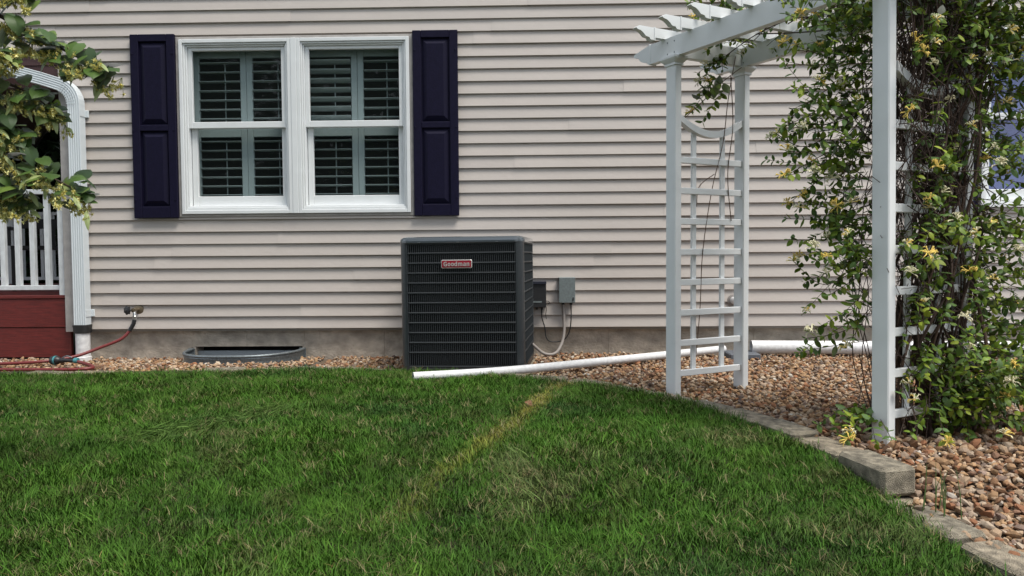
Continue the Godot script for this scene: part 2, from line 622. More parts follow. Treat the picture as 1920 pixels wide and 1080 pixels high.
func window_unit(x0: float, x1: float, y0: float, y1: float, win: Node3D) -> void:
	# stepped jamb
	var b := MB.new()
	frame4(b, x0, x1, y0, y1, 0.030, 0.03, 0.03, -0.06, 0.048)
	frame4(b, x0 + 0.031, x1 - 0.031, y0 + 0.031, y1 - 0.031, 0.014, 0.022, 0.014, -0.06, 0.036)
	frame4(b, x0 + 0.046, x1 - 0.046, y0 + 0.054, y1 - 0.046, 0.012, 0.014, 0.012, -0.06, 0.022)
	part("jamb", b, M.white, win)
	var ux0 := x0 + 0.059
	var ux1 := x1 - 0.059
	var mid := 1.915
	var u := MB.new()
	frame4(u, ux0, ux1, mid - 0.02, y1 - 0.059, 0.033, 0.052, 0.026, -0.028, 0.006)
	part("upper_sash", u, M.white, win)
	var l := MB.new()
	frame4(l, ux0 + 0.004, ux1 - 0.004, y0 + 0.069, mid + 0.012, 0.044, 0.082, 0.03, -0.068, -0.032)
	part("lower_sash", l, M.white, win)
	var g := MB.new()
	g.quad(Vector3(ux0 + 0.03, mid + 0.03, -0.012), Vector3(ux1 - 0.03, mid + 0.03, -0.012), Vector3(ux1 - 0.03, y1 - 0.083, -0.012), Vector3(ux0 + 0.03, y1 - 0.083, -0.012))
	part("pane", g, M.glass, win)
	var h := MB.new()
	h.quad(Vector3(ux0 + 0.045, y0 + 0.148, -0.05), Vector3(ux1 - 0.045, y0 + 0.148, -0.05), Vector3(ux1 - 0.045, mid - 0.01, -0.05), Vector3(ux0 + 0.045, mid - 0.01, -0.05))
	part("pane", h, M.glass, win)

func shutter_panel(x0: float, x1: float, y0: float, y1: float, label: String, tilt_top: float) -> void:
	# an indoor louvred shutter leaf, hung behind the glass
	var t := thing("plantation_shutter", label, "shutter", Vector3(x0, y0, -0.125), 0.0, "louvred shutters behind the window glass")
	var w := x1 - x0
	var h := y1 - y0
	var sw := 0.052
	for s in [0.0, w - sw]:
		boxp("stile", Vector3(s + 0.0008, 0, -0.014), Vector3(s + sw - 0.0008, h, 0.014), M.louver, t)
	var ymid := 0.628
	for q in [[0.0, 0.10], [ymid, ymid + 0.115], [h - 0.11, h]]:
		boxp("rail", Vector3(sw, q[0], -0.0135), Vector3(w - sw, q[1], 0.0135), M.louver, t)
	var lm := MB.new()
	lm.loft([[-0.030, 0.001, 0.5 * (w - 2 * sw) - 0.003, 0.0005], [-0.02, 0.0042, 0.5 * (w - 2 * sw) - 0.003, 0.001], [0.02, 0.0042, 0.5 * (w - 2 * sw) - 0.003, 0.001], [0.030, 0.001, 0.5 * (w - 2 * sw) - 0.003, 0.0005]], 1)
	var me := lm.mesh()
	for q in [[0.10, ymid, -0.10], [ymid + 0.115, h - 0.11, tilt_top]]:
		var n := int(round((q[1] - q[0]) / 0.074))
		for i in n:
			var o := inst("louver", me, M.louver, t)
			# blade local: y is across its width (to become depth), z its length (to become x)
			var bas := Basis(Vector3(0, 0, 1), PI / 2) * Basis()
			var flat := Basis(Vector3(0, 1, 0), Vector3(0, 0, 1), Vector3(1, 0, 0))
			o.transform = Transform3D(Basis(Vector3.RIGHT, q[2] + rf(-0.03, 0.03)) * flat, Vector3(w / 2, q[0] + (i + 0.5) * (q[1] - q[0]) / n, 0))
		boxp("tilt_rod", Vector3(w * 0.56 - 0.005, q[0] + 0.02, -0.046), Vector3(w * 0.56 + 0.005, q[1] - 0.02, -0.036), M.louver, t)

func ext_shutter(x0: float, label: String) -> void:
	var t := MB.new()
	var w := 0.371
	var y0 := 1.150
	var y1 := 2.663
	var ym := 1.895
	var z0 := 0.027
	var z1 := 0.057
	frame4(t, x0, x0 + w, y0, y1, 0.068, 0.095, 0.06, z0, z1, 0.004)
	t.box(Vector3(x0 + w / 2, ym, (z0 + z1) / 2), Vector3(w - 0.136, 0.05, z1 - z0 - 0.0012), 0.004)
	t.box(Vector3(x0 + w / 2, (y0 + y1) / 2, z0 + 0.004), Vector3(w - 0.13, y1 - y0 - 0.1, 0.006))
	var sh := part("shutter", t, M.navy, house)
	sh.set_meta("label", label)
	for q in [[y0 + 0.095, ym - 0.025], [ym + 0.025, y1 - 0.06]]:
		var p := MB.new()
		var hx := (w - 0.136) / 2
		var hy: float = (q[1] - q[0]) / 2
		var zs := z0 + 0.007
		# raised field with a sloping border
		p.xf = Transform3D(Basis(Vector3.RIGHT, Vector3(0, 0, 1), Vector3(0, -1, 0)), Vector3(x0 + w / 2, (q[0] + q[1]) / 2, 0))
		p.loft([[zs, hx - 0.012, hy - 0.012, 0.001], [zs + 0.004, hx - 0.014, hy - 0.014, 0.001], [zs + 0.021, hx - 0.046, hy - 0.046, 0.001], [zs + 0.022, hx - 0.05, hy - 0.05, 0.001]], 1)
		part("raised_panel", p, M.navy, sh)
	for sx in [0.018, w - 0.018]:
		for y in [y0 + 0.15, ym - 0.02, y1 - 0.16]:
			var sc := MB.new()
			sc.xf = Transform3D(Basis(Vector3.RIGHT, Vector3(0, 0, 1), Vector3(0, -1, 0)), Vector3(x0 + sx, y, z1))
			sc.lathe([[0.008, 0.0], [0.008, 0.003], [0.0, 0.005]], 8)
			part("screw", sc, M.navy, sh)

func windows() -> void:
	for W in [W1, W2]:
		var tr := MB.new()   # the tan channel round the window
		frame4(tr, W[0] - 0.007, W[1] + 0.006, W[2], W[3], 0.028, 0.022, 0.022, -0.05, 0.031)
		var win := part("window", tr, M.tan, house)
		var xm: float = (W[0] + W[1]) / 2
		window_unit(W[0] + 0.023, xm - 0.024, W[2] + 0.023, W[3] - 0.023, win)
		window_unit(xm + 0.024, W[1] - 0.023, W[2] + 0.023, W[3] - 0.023, win)
		boxp("mullion", Vector3(xm - 0.0235, W[2] + 0.023, -0.06), Vector3(xm + 0.0235, W[3] - 0.023, 0.052), M.white, win)
	ext_shutter(-3.310, "navy panel shutter on the left of the double window")
	ext_shutter(-0.968, "navy panel shutter on the right of the double window")
	ext_shutter(3.249, "navy panel shutter behind the honeysuckle")
	ext_shutter(5.580, "")
	var ya := 1.21
	var yb := 2.61
	shutter_panel(-2.86, -2.405, ya, yb, "louvred shutter leaf at the far left of the double window, nearest the downspout", -0.06)
	shutter_panel(-2.404, -1.95, ya, yb, "louvred shutter leaf left of the thick white mullion, touching it", -0.10)
	shutter_panel(-1.92, -1.462, ya, yb, "louvred shutter leaf right of the mullion, its upper slats tilted more open", -0.62)
	shutter_panel(-1.461, -1.03, ya, yb, "louvred shutter leaf beside the navy shutter above the air conditioner", -0.10)
	var bl := boxp("window_blind", Vector3(3.68, 1.25, -0.14), Vector3(5.52, 2.6, -0.13), M.blind, self)
	tag(bl, "dusky blue blind behind the glass of the window half hidden by vine", "blind")

# ---------------------------------------------------------------- deck, downspout, patio chair
func build_deck() -> void:
	var d := thing("deck", "red painted deck with white railing at the left corner of the house", "deck", Vector3.ZERO)
	boxp("fascia_board", Vector3(-8, 0.238, -0.04), Vector3(-3.915, 0.478, -0.004), M.red, d)
	boxp("fascia_board", Vector3(-8, -0.02, -0.044), Vector3(-3.915, 0.234, -0.010), M.red, d)
	for k in 24:
		boxp("deck_board", Vector3(-8, 0.482, -0.128 - 0.136 * k), Vector3(-3.94, 0.508, 0.004 - 0.136 * k), M.red, d)
	for q in [[0.0, 0], [-3.1, 1]]:
		var z: float = q[0]
		var post_x := -3.943 if q[1] == 0 else -4.05
		boxp("railing_post", Vector3(post_x - 0.057, 0.5085, z - 0.115), Vector3(post_x + 0.057, 1.42, z - 0.002), M.white_old, d)
		boxp("railing_post", Vector3(-6.6, 0.5085, z - 0.115), Vector3(-6.49, 1.42, z - 0.002), M.white_old, d)
		boxp("top_rail", Vector3(-8, 1.365, z - 0.09), Vector3(post_x - 0.058, 1.405, z - 0.025), M.white_old, d)
		boxp("bottom_rail", Vector3(-8, 0.552, z - 0.08), Vector3(post_x - 0.058, 0.592, z - 0.035), M.white_old, d)
		for k in 28:
			var x := post_x - 0.175 - 0.1285 * k
			if x > -7.9:
				boxp("baluster", Vector3(x - 0.021, 0.592, z - 0.077), Vector3(x + 0.021, 1.365, z - 0.038), M.white_old, d, 0.002)
	# porch roof over the deck: beam, ceiling
	var p := thing("porch_roof", "maroon porch beam and roof over the deck, behind the leafy branch", "roof", Vector3.ZERO)
	boxp("beam", Vector3(-8, 2.25, -0.16), Vector3(-3.94, 2.435, -0.02), M.maroon, p)
	boxp("fascia_board", Vector3(-8, 2.4355, -0.165), Vector3(-3.94, 2.615, -0.012), M.maroon, p)
	boxp("ceiling", Vector3(-8, 2.44, -3.3), Vector3(-3.94, 2.6, -0.17), M.maroon, p)
	# downspout
	var s := thing("downspout", "white ribbed downspout at the house corner ending in a black coupling", "downspout", Vector3.ZERO)
	var path := PackedVector3Array()
	for q in [[-4.62, 2.47], [-4.30, 2.375], [-4.03, 2.30], [-3.88, 2.252]]:
		path.append(Vector3(q[0], q[1], 0.075))
	for k in range(1, 9):
		var a := deg_to_rad(73.0 - 73.0 * k / 8.0)
		path.append(Vector3(-3.88 + 0.0 + 0.165 * (cos(a) - cos(deg_to_rad(73.0))) , 2.252 - 0.165 * (sin(deg_to_rad(73.0)) - sin(a)), 0.075))
	var ex := path[-1].x
	path.append(Vector3(ex, 1.6, 0.075))
	path.append(Vector3(ex, 0.9, 0.075))
	path.append(Vector3(ex, 0.26, 0.075))
	var prof := PackedVector2Array()
	# across: x in the wall plane, y toward the viewer; ribs on the front face
	var hw := 0.052
	var hd := 0.040
	prof.append_array([Vector2(-hw, -hd), Vector2(-hw, hd - 0.008)])
	for k in 6:
		var x := -hw + 0.006 + k * (2 * hw - 0.012) / 5.0
		prof.append(Vector2(x - 0.0045, hd - 0.001)); prof.append(Vector2(x - 0.0015, hd + 0.002)); prof.append(Vector2(x + 0.0035, hd + 0.002)); prof.append(Vector2(x + 0.006, hd - 0.002))
	prof.append_array([Vector2(hw, hd - 0.008), Vector2(hw, -hd)])
	var sp := MB.new()
	sp.sweep(prof, path, Vector3(0, 0, 1))
	var pp := part("pipe", sp, M.spout, s)
	for k in range(4, 12):   # crimps of the elbow
		var cr := MB.new()
		var t := (path[k + 1] - path[k - 1]).normalized() if k < 12 else Vector3.DOWN
		cr.sweep(PackedVector2Array([Vector2(-hw - 0.003, -hd), Vector2(-hw - 0.003, hd + 0.006), Vector2(hw * 0.3, hd + 0.006), Vector2(hw * 0.3, -hd)]), PackedVector3Array([path[k] - t * 0.004, path[k] + t * 0.004]), Vector3(0, 0, 1))
		part("crimp", cr, M.spout, pp)
	for y in [2.02, 0.36]:
		boxp("strap", Vector3(ex - 0.062, y - 0.03, 0.018), Vector3(ex + 0.078, y + 0.03, 0.034), M.spout, s)
		boxp("strap", Vector3(ex + hw + 0.001, y - 0.03, 0.034), Vector3(ex + hw + 0.004, y + 0.03, 0.11), M.spout, s)
	var cp := MB.new()
	cp.loft([[0.195, 0.060, 0.058, 0.055], [0.20, 0.066, 0.062, 0.055], [0.235, 0.066, 0.060, 0.045], [0.262, 0.066, 0.056, 0.03], [0.266, 0.060, 0.052, 0.03]], 5)
	var co := part("coupling", cp, M.rubber, s)
	co.position = Vector3(ex, 0, 0.075)
	var dp := MB.new()
	dp.lathe([[0.056, -0.25], [0.056, -0.12], [0.0561, 0.20], [0.05, 0.2]], 24)
	var dd := part("drain_pipe", dp, M.pvc, s)
	dd.position = Vector3(ex, 0, 0.075)
	var hb := MB.new()
	hb.lathe([[0.062, -0.25], [0.064, -0.05], [0.064, -0.005], [0.060, 0.0], [0.057, 0.0]], 24)
	var hh := part("hub", hb, M.pvc, s)
	hh.position = Vector3(ex, 0, 0.075)
	# patio chair
	var c := thing("patio_chair", "black metal patio chair on the deck behind the white railing", "chair", Vector3(-4.93, 0.508, -1.25), 0.5)
	boxp("seat", Vector3(-0.25, 0.40, -0.25), Vector3(0.25, 0.44, 0.25), M.black, c)
	for q in [[-0.23, 0.23], [0.23, 0.23], [-0.23, -0.23], [0.23, -0.23]]:
		boxp("leg", Vector3(q[0] - 0.018, 0, q[1] - 0.018), Vector3(q[0] + 0.018, 0.40, q[1] + 0.018), M.black, c)
	boxp("backrest", Vector3(-0.25, 0.62, -0.25), Vector3(0.25, 0.72, -0.215), M.black, c)
	for x in [-0.232, -0.08, 0.08, 0.232]:
		boxp("back_slat", Vector3(x - 0.018, 0.4401, -0.247), Vector3(x + 0.018, 0.62, -0.218), M.black, c)
	for x in [-0.262, 0.262]:
		boxp("armrest", Vector3(x - 0.025, 0.60, -0.212), Vector3(x + 0.025, 0.625, 0.26), M.black, c)
		boxp("arm_post", Vector3(x - 0.015, 0.4401, 0.20), Vector3(x + 0.015, 0.60, 0.23), M.black, c)

# ---------------------------------------------------------------- window well
func foundation_things() -> void:
	var t := thing("window_well", "galvanized steel window well against the foundation below the window", "window well", Vector3.ZERO)
	var cx := -2.405
	var rim := PackedVector3Array()
	var outer := []
	for k in 33:
		var a := PI * k / 32.0
		var x := cx - 0.475 * signf(cos(a)) * pow(absf(cos(a)), 0.8)
		var z := -0.03 + 0.52 * pow(sin(a), 0.85)
		rim.append(Vector3(x, 0.042, z))
		outer.append(Vector2(x, z))
	var b := MB.new()
	b.tube(rim, 0.012, 10)
	part("rim", b, M.galv, t)
	var w := MB.new()
	var rows := [0.04, 0.025, 0.0, -0.04, -0.08, -0.12, -0.16, -0.25, -0.40]
	for k in 32:
		for r in rows.size() - 1:
			var f := func(i: int, y: float) -> Vector3:
				var q: Vector2 = outer[i]
				var o := (q - Vector2(cx, 0.1)).normalized() * (0.006 * sin(y * 70.0))
				return Vector3(q.x + o.x, y, q.y + o.y)
			w.quad(f.call(k, rows[r + 1]), f.call(k + 1, rows[r + 1]), f.call(k + 1, rows[r]), f.call(k, rows[r]))
	part("well_wall", w, M.galv, t)
	for x in [cx - 0.475, cx + 0.475]:
		boxp("flange", Vector3(x - 0.045, -0.3, -0.044), Vector3(x + 0.012, 0.05, -0.036), M.galv, t)
	var fl := MB.new()
	fl.quad(Vector3(-2.86, -0.34, 0.5), Vector3(-1.95, -0.34, 0.5), Vector3(-1.95, -0.34, -0.3), Vector3(-2.86, -0.34, -0.3))
	part("well_floor", fl, M.bed, t)
	# second well, half hidden at the right edge of the photograph
	var t2 := thing("window_well", "grey steel window well behind the honeysuckle at the right", "window well", Vector3(6.45, 0.0, 0))
	inst("rim", t.get_node("rim").mesh, M.galv, t2)
	inst("well_wall", t.get_node("well_wall").mesh, M.galv, t2)

# ---------------------------------------------------------------- air conditioner
func air_conditioner() -> void:
	var pad := boxp("concrete_pad", Vector3(-0.98, -0.08, 0.02), Vector3(0.02, -0.022, 1.06), M.block, self, 0.006)
	tag(pad, "low concrete pad under the dark air conditioner", "pad")
	var t := thing("air_conditioner", "dark slate air conditioner with louvred sides and a red badge", "air conditioner", Vector3(-0.462, -0.022, 0.53), deg_to_rad(-4.6))
	t.rotation.z = deg_to_rad(0.35)
	t.scale = Vector3(1.035, 1.04, 1.02)
	var H := 0.43
	var bp := MB.new()
	bp.loft([[0.0, H - 0.012, H - 0.012, 0.06], [0.006, H, H, 0.065], [0.05, H, H, 0.065], [0.052, H - 0.006, H - 0.006, 0.06]], 8)
	part("base_pan", bp, M.ac, t)
	var core := MB.new()
	core.loft([[0.05, H - 0.045, H - 0.045, 0.04], [0.895, H - 0.045, H - 0.045, 0.04]], 4)
	part("coil", core, M.ac_core, t)
	# corner posts: rounded quarter columns
	var side := 0.374
	for q in 4:
		var p := MB.new()
		var pts := PackedVector2Array()
		pts.append(Vector2(side, H - 0.03)); pts.append(Vector2(side, H - 0.004)); pts.append(Vector2(side + 0.004, H))
		for k in 7:
			var a := PI / 2 * (1.0 - k / 6.0)
			pts.append(Vector2(H - 0.05 + cos(a) * 0.05, H - 0.05 + sin(a) * 0.05))
		pts.append(Vector2(H, side + 0.004)); pts.append(Vector2(H - 0.004, side)); pts.append(Vector2(H - 0.03, side))
		p.xf = Transform3D(Basis(Vector3(1, 0, 0), Vector3(0, 0, -1), Vector3(0, 1, 0)), Vector3.ZERO)
		p.prism(pts, 0.052, 0.899)
		var o := part("corner_post", p, M.ac, t)
		o.rotation.y = PI / 2 * q
	# four louvred faces of twelve rows
	var fm := {}
	for h in [0.057, 0.088]:
		var f := MB.new()
		var n := 54
		for k in n:
			var x := -side + (k + 0.5) * 2 * side / n
			f.xf = Transform3D(Basis(Vector3.UP, 0.30), Vector3(x, 0, -0.010))
			f.box(Vector3.ZERO, Vector3(0.0046, h + 0.002, 0.013))
		f.xf = Transform3D()
		fm[h] = f.mesh()
	var band := MB.new()
	band.box(Vector3(0, 0, -0.004), Vector3(2 * side, 0.0112, 0.010), 0.003)
	var bm := band.mesh()
	var wide := MB.new()
	wide.box(Vector3(0, 0, -0.005), Vector3(2 * side, 0.014, 0.010), 0.003)
	var wm := wide.mesh()
	for q in 4:
		var face := Node3D.new()
		face.name = "louvred_face"
		t.add_child(face, true)
		face.transform = Transform3D(Basis(Vector3.UP, PI / 2 * q), Basis(Vector3.UP, PI / 2 * q) * Vector3(0, 0, H))
		var y := 0.892
		inst("band", wm, M.ac_band, face).position = Vector3(0, y + 0.002, 0)
		for r in 12:
			var h := 0.057 if r < 11 else 0.088
			y -= 0.005
			inst("louver_row", fm[h], M.ac_fin, face).position = Vector3(0, y - h / 2, 0)
			y -= h
			inst("band", bm if r < 11 else wm, M.ac_band, face).position = Vector3(0, y - 0.003, 0)
			y -= 0.0062
	# lid with rounded rim, fan guard
	var lid := MB.new()
	lid.loft([[0.897, H + 0.004, H + 0.004, 0.07], [0.900, H + 0.007, H + 0.007, 0.072], [0.912, H + 0.007, H + 0.007, 0.072], [0.926, H + 0.002, H + 0.002, 0.07], [0.936, H - 0.012, H - 0.012, 0.06], [0.940, H - 0.03, H - 0.03, 0.05], [0.941, H - 0.06, H - 0.06, 0.04]], 10)
	part("top_lid", lid, M.ac_lid, t)
	for r in 9:
		var ring := PackedVector3Array()
		for k in 33:
			ring.append(Vector3(cos(TAU * k / 32.0), 0, sin(TAU * k / 32.0)) * (0.05 + r * 0.035) + Vector3(0, 0.9405, 0))
		var g := MB.new()
		g.tube(ring, 0.002, 5, false)
		part("guard_ring", g, M.black, t)
	for x in [-0.3, -0.03, 0.24]:
		boxp("lid_clip", Vector3(x, 0.896, H + 0.004), Vector3(x + 0.02, 0.903, H + 0.012), M.ac, t)
	# badge with its lettering
	var bx := -0.03
	var by := 0.752
	var bd := MB.new()
	bd.xf = Transform3D(Basis(Vector3.RIGHT, Vector3(0, 0, 1), Vector3(0, -1, 0)), Vector3(bx, by, H))
	bd.loft([[0.0, 0.107, 0.029, 0.010], [0.006, 0.107, 0.029, 0.010], [0.008, 0.105, 0.027, 0.009]], 5)
	var badge := part("badge", bd, M.silver, t)
	var fi := MB.new()
	fi.xf = bd.xf
	fi.loft([[0.005, 0.1015, 0.0235, 0.007], [0.0092, 0.1015, 0.0235, 0.007]], 5)
	part("red_field", fi, M.badge, badge)
	var font := SystemFont.new()
	font.font_names = PackedStringArray(["Droid Sans"])
	font.font_weight = 700
	var tm := TextMesh.new()
	tm.text = "Goodman"
	tm.font = font
	tm.font_size = 48
	tm.pixel_size = 0.036 / 48.0
	tm.depth = 0.003
	var tx := inst("lettering", tm, M.silver, badge)
	var ab := tm.get_aabb()
	tx.scale = Vector3(0.178 / ab.size.x, 0.178 / ab.size.x * 1.08, 1)
	tx.position = Vector3(bx - ab.get_center().x * tx.scale.x, by - ab.get_center().y * tx.scale.y + 0.0015, H + 0.0105)

# ---------------------------------------------------------------- pipes, boxes, cables
func open_pipe(called: String, label: String, pts: PackedVector3Array, r: float) -> Node3D:
	var t := thing(called, label, "pipe", Vector3.ZERO)
	var b := MB.new()
	b.tube(pts, r, 24, false)
	var d := (pts[1] - pts[0]).normalized()
	var e := (pts[-1] - pts[-2]).normalized()
	var wall := r * 0.86
	var inner := PackedVector3Array(pts)
	inner.reverse()
	b.tube(inner, wall, 24, false)
	var body := part("pipe_wall", b, M.pvc, t)
	for q in [[pts[0], -d], [pts[-1], e]]:
		var ring := MB.new()
		var z: Vector3 = q[1]
		var x := z.cross(Vector3.UP).normalized()
		var y := x.cross(z)
		for k in 24:
			var a := TAU * k / 24
			var a2 := TAU * (k + 1) / 24
			var u := x * cos(a) + y * sin(a)
			var v := x * cos(a2) + y * sin(a2)
			ring.facing(q[0] + u * wall, q[0] + u * r, q[0] + v * r, q[0] + v * wall, z)
		part("pipe_end", ring, M.pvc, t)
	return t

func pipes_and_boxes() -> void:
	open_pipe("drain_pipe", "thin white plastic pipe lying across the gravel to the lawn edge", curve([Vector3(-0.775, 0.036, 1.462), Vector3(-0.2, 0.034, 1.22), Vector3(0.45, 0.034, 0.80), Vector3(1.0, 0.036, 0.44), Vector3(1.56, 0.045, 0.12)], 28), 0.0295)
	open_pipe("downpipe_extension", "thick white plastic pipe along the foundation beyond the arbor", curve([Vector3(1.775, 0.062, 0.135), Vector3(2.7, 0.056, 0.16), Vector3(3.6, 0.056, 0.20), Vector3(4.15, 0.056, 0.22)], 16), 0.054)
	var sb := boxp("splash_block", Vector3(1.56, -0.02, 0.06), Vector3(1.80, 0.028, 0.32), mat(0.10, 0.11, 0.13, 0.7), self, 0.008)
	tag(sb, "small dark grey block under the end of the thick pipe", "block")
	# grey disconnect box
	var t := thing("disconnect_box", "grey metal electrical box on the siding right of the air conditioner", "electrical box", Vector3(0.287, 0.428, 0.0))
	boxp("case", Vector3(-0.062, 0.004, 0.012), Vector3(0.062, 0.20, 0.085), M.steel, t)
	boxp("cover", Vector3(-0.067, -0.002, 0.0855), Vector3(0.067, 0.207, 0.094), M.steel, t)
	boxp("hood", Vector3(-0.068, 0.2005, 0.012), Vector3(0.068, 0.2065, 0.0852), M.steel, t, 0.001)
	boxp("latch", Vector3(0.045, 0.015, 0.0945), Vector3(0.055, 0.045, 0.101), M.black, t)
	for x in [-0.032, 0.034]:
		boxp("connector", Vector3(x - 0.012, -0.022, 0.032), Vector3(x + 0.012, 0.0035, 0.056), M.black, t)
	# dark box half hidden behind the unit
	var k := thing("control_box", "black box on the siding half hidden behind the air conditioner", "electrical box", Vector3(0.06, 0.39, 0.0))
	boxp("case", Vector3(-0.06, 0.0, 0.012), Vector3(0.056, 0.19, 0.10), M.black, k)
	boxp("cover", Vector3(-0.062, 0.19, 0.012), Vector3(0.058, 0.215, 0.112), mat(0.018, 0.02, 0.035, 0.35), k)
	boxp("label_strip", Vector3(-0.05, 0.04, 0.1002), Vector3(0.02, 0.052, 0.102), M.steel, k, 0.0)
	for x in [-0.02, 0.02]:
		boxp("connector", Vector3(x - 0.01, -0.02, 0.04), Vector3(x + 0.01, -0.0005, 0.07), M.black, k)
	var plug := MB.new()
	plug.tube(curve([Vector3(0.056, 0.05, 0.06), Vector3(0.075, 0.048, 0.06), Vector3(0.082, 0.035, 0.06), Vector3(0.07, 0.025, 0.06)], 8), 0.004, 6)
	part("wire_loop", plug, M.black, k)
	var b := MB.new()
	b.tube(curve([Vector3(0.256, 0.412, 0.044), Vector3(0.262, 0.30, 0.05), Vector3(0.262, 0.19, 0.07), Vector3(0.243, 0.10, 0.10), Vector3(0.20, 0.03, 0.15), Vector3(0.145, 0.012, 0.18), Vector3(0.08, 0.03, 0.2), Vector3(0.02, 0.085, 0.22), Vector3(-0.06, 0.16, 0.24)], 40), 0.0125, 10)
	tag(part("conduit", b, M.conduit), "grey flexible conduit looping from the grey box to the air conditioner", "conduit")
	var w := MB.new()
	w.tube(curve([Vector3(0.321, 0.412, 0.044), Vector3(0.322, 0.30, 0.05), Vector3(0.308, 0.19, 0.05), Vector3(0.27, 0.125, 0.055), Vector3(0.22, 0.105, 0.06), Vector3(0.15, 0.105, 0.06), Vector3(0.115, 0.14, 0.06), Vector3(0.104, 0.22, 0.055), Vector3(0.082, 0.30, 0.055), Vector3(0.080, 0.375, 0.055)], 40), 0.005, 7)
	tag(part("power_cable", w, M.rubber), "thin black cable hanging in a loop between the two electrical boxes", "cable")
	var s := MB.new()
	s.tube(curve([Vector3(0.105, 0.42, 0.06), Vector3(0.118, 0.38, 0.055), Vector3(0.112, 0.33, 0.05), Vector3(0.118, 0.29, 0.045)], 12), 0.003, 6)
	tag(part("short_wire", s, M.rubber), "short loose black wire dangling beside the black box", "wire")

# ---------------------------------------------------------------- spigot, hose, nozzle
func hose() -> void:
	var t := thing("spigot", "brass wall tap with a black wheel handle on the lower siding", "tap", Vector3(-3.315, 0.385, 0.02))
	var fwd := Basis(Vector3.RIGHT, Vector3(0, 0, 1), Vector3(0, -1, 0))
	var b := MB.new()
	b.xf = Transform3D(fwd, Vector3.ZERO)
	b.lathe([[0.042, -0.012], [0.042, -0.004], [0.03, 0.0], [0.014, 0.004], [0.014, 0.06], [0.019, 0.062], [0.019, 0.085], [0.0, 0.09]], 16)
	part("body", b, M.brass, t)
	var sp := MB.new()
	sp.tube(PackedVector3Array([Vector3(0.0, 0.0, 0.06), Vector3(0.005, -0.02, 0.075), Vector3(0.008, -0.045, 0.08)]), 0.014, 12)
	part("spout", sp, M.chrome, t)
	var hw := MB.new()
	hw.xf = Transform3D(Basis(Vector3.UP, -0.35) * fwd, Vector3(-0.032, 0.002, 0.10))
	hw.lathe([[0.0, 0.0], [0.028, 0.0], [0.033, 0.006], [0.033, 0.016], [0.026, 0.02], [0.010, 0.022], [0.0, 0.03]], 14)
	for k in 7:
		var a := TAU * k / 7
		hw.box(Vector3(cos(a) * 0.033, 0.01, sin(a) * 0.033), Vector3(0.012, 0.014, 0.012), 0.003)
	part("handle", hw, M.black, t)
	var g := thing("garden_hose", "dark red garden hose running from the wall tap along the gravel", "hose", Vector3.ZERO)
	var c := MB.new()
	c.xf = Transform3D(Basis(Vector3.RIGHT, 0.12), Vector3(-3.306, 0.337, 0.1))
	c.lathe([[0.0, -0.034], [0.015, -0.034], [0.017, -0.030], [0.017, 0.0], [0.014, 0.004], [0.0, 0.004]], 12)
	part("coupling", c, M.chrome, g)
	var sl := MB.new()
	var p0 := curve([Vector3(-3.307, 0.306, 0.103), Vector3(-3.316, 0.27, 0.106), Vector3(-3.345, 0.215, 0.115)], 10)
	var rr := []
	for k in p0.size():
		rr.append(0.0175 if k % 2 == 0 else 0.0155)
	sl.tube(p0, rr, 12)
	part("strain_relief", sl, M.black, g)
	var h := MB.new()
	h.tube(curve([Vector3(-3.34, 0.222, 0.114), Vector3(-3.40, 0.15, 0.15), Vector3(-3.56, 0.08, 0.22), Vector3(-3.68, 0.032, 0.31), Vector3(-3.80, 0.012, 0.40), Vector3(-3.95, 0.004, 0.48), Vector3(-4.3, 0.0, 0.55), Vector3(-4.8, 0.0, 0.56), Vector3(-5.2, 0.0, 0.66), Vector3(-5.1, 0.0, 0.84), Vector3(-4.5, 0.0, 0.84), Vector3(-3.9, 0.0, 0.84), Vector3(-3.42, -0.002, 0.83), Vector3(-3.30, 0.0, 0.79), Vector3(-3.31, 0.0, 0.72), Vector3(-3.42, 0.004, 0.60), Vector3(-3.56, 0.012, 0.50)], 120), 0.0125, 12)
	part("tube", h, M.hose, g)
	var n := thing("hose_nozzle", "black and teal spray nozzle on the end of the red hose", "nozzle", Vector3(-3.56, 0.02, 0.50))
	n.rotation = Vector3(0, PI - 0.12, 0)
	var side := Basis(Vector3(0, -1, 0), Vector3(1, 0, 0), Vector3(0, 0, 1))
	var q := MB.new()
	q.xf = Transform3D(side, Vector3.ZERO)
	q.lathe([[0.0, 0.03], [0.016, 0.03], [0.014, 0.08], [0.018, 0.11], [0.020, 0.15], [0.030, 0.165], [0.034, 0.175], [0.034, 0.18]], 16)
	part("body", q, M.black, n)
	var r1 := MB.new()
	r1.xf = q.xf
	r1.lathe([[0.030, 0.181], [0.036, 0.182], [0.036, 0.195], [0.030, 0.197]], 18)
	part("front_ring", r1, M.teal, n)
	var r2 := MB.new()
	r2.xf = q.xf
	r2.lathe([[0.028, 0.198], [0.035, 0.199], [0.033, 0.222], [0.0, 0.222]], 18)
	part("spray_head", r2, M.black, n)
	var r3 := MB.new()
	r3.xf = q.xf
	r3.lathe([[0.0, -0.004], [0.021, -0.004], [0.022, 0.0], [0.022, 0.024], [0.018, 0.029]], 14)
	part("hose_connector", r3, M.teal, n)
	var tr := MB.new()
	tr.tube(curve([Vector3(0.13, 0.02, 0.0), Vector3(0.09, 0.035, 0.0), Vector3(0.05, 0.022, 0.004)], 10), 0.005, 8)
	part("trigger", tr, M.galv, n)

# ---------------------------------------------------------------- arbor
const AB := Vector3(0.838, 0.0, 1.835)
var AU := Vector3(0.863, 0, -0.505)
var AV := Vector3(0.505, 0, 0.863)
const AL := 0.547
const AW := 1.385

func al(u: float, v: float, y: float) -> Vector3:   # arbor: along a side, along the passage, up
	return AB + AU * u + AV * v + Vector3.UP * y

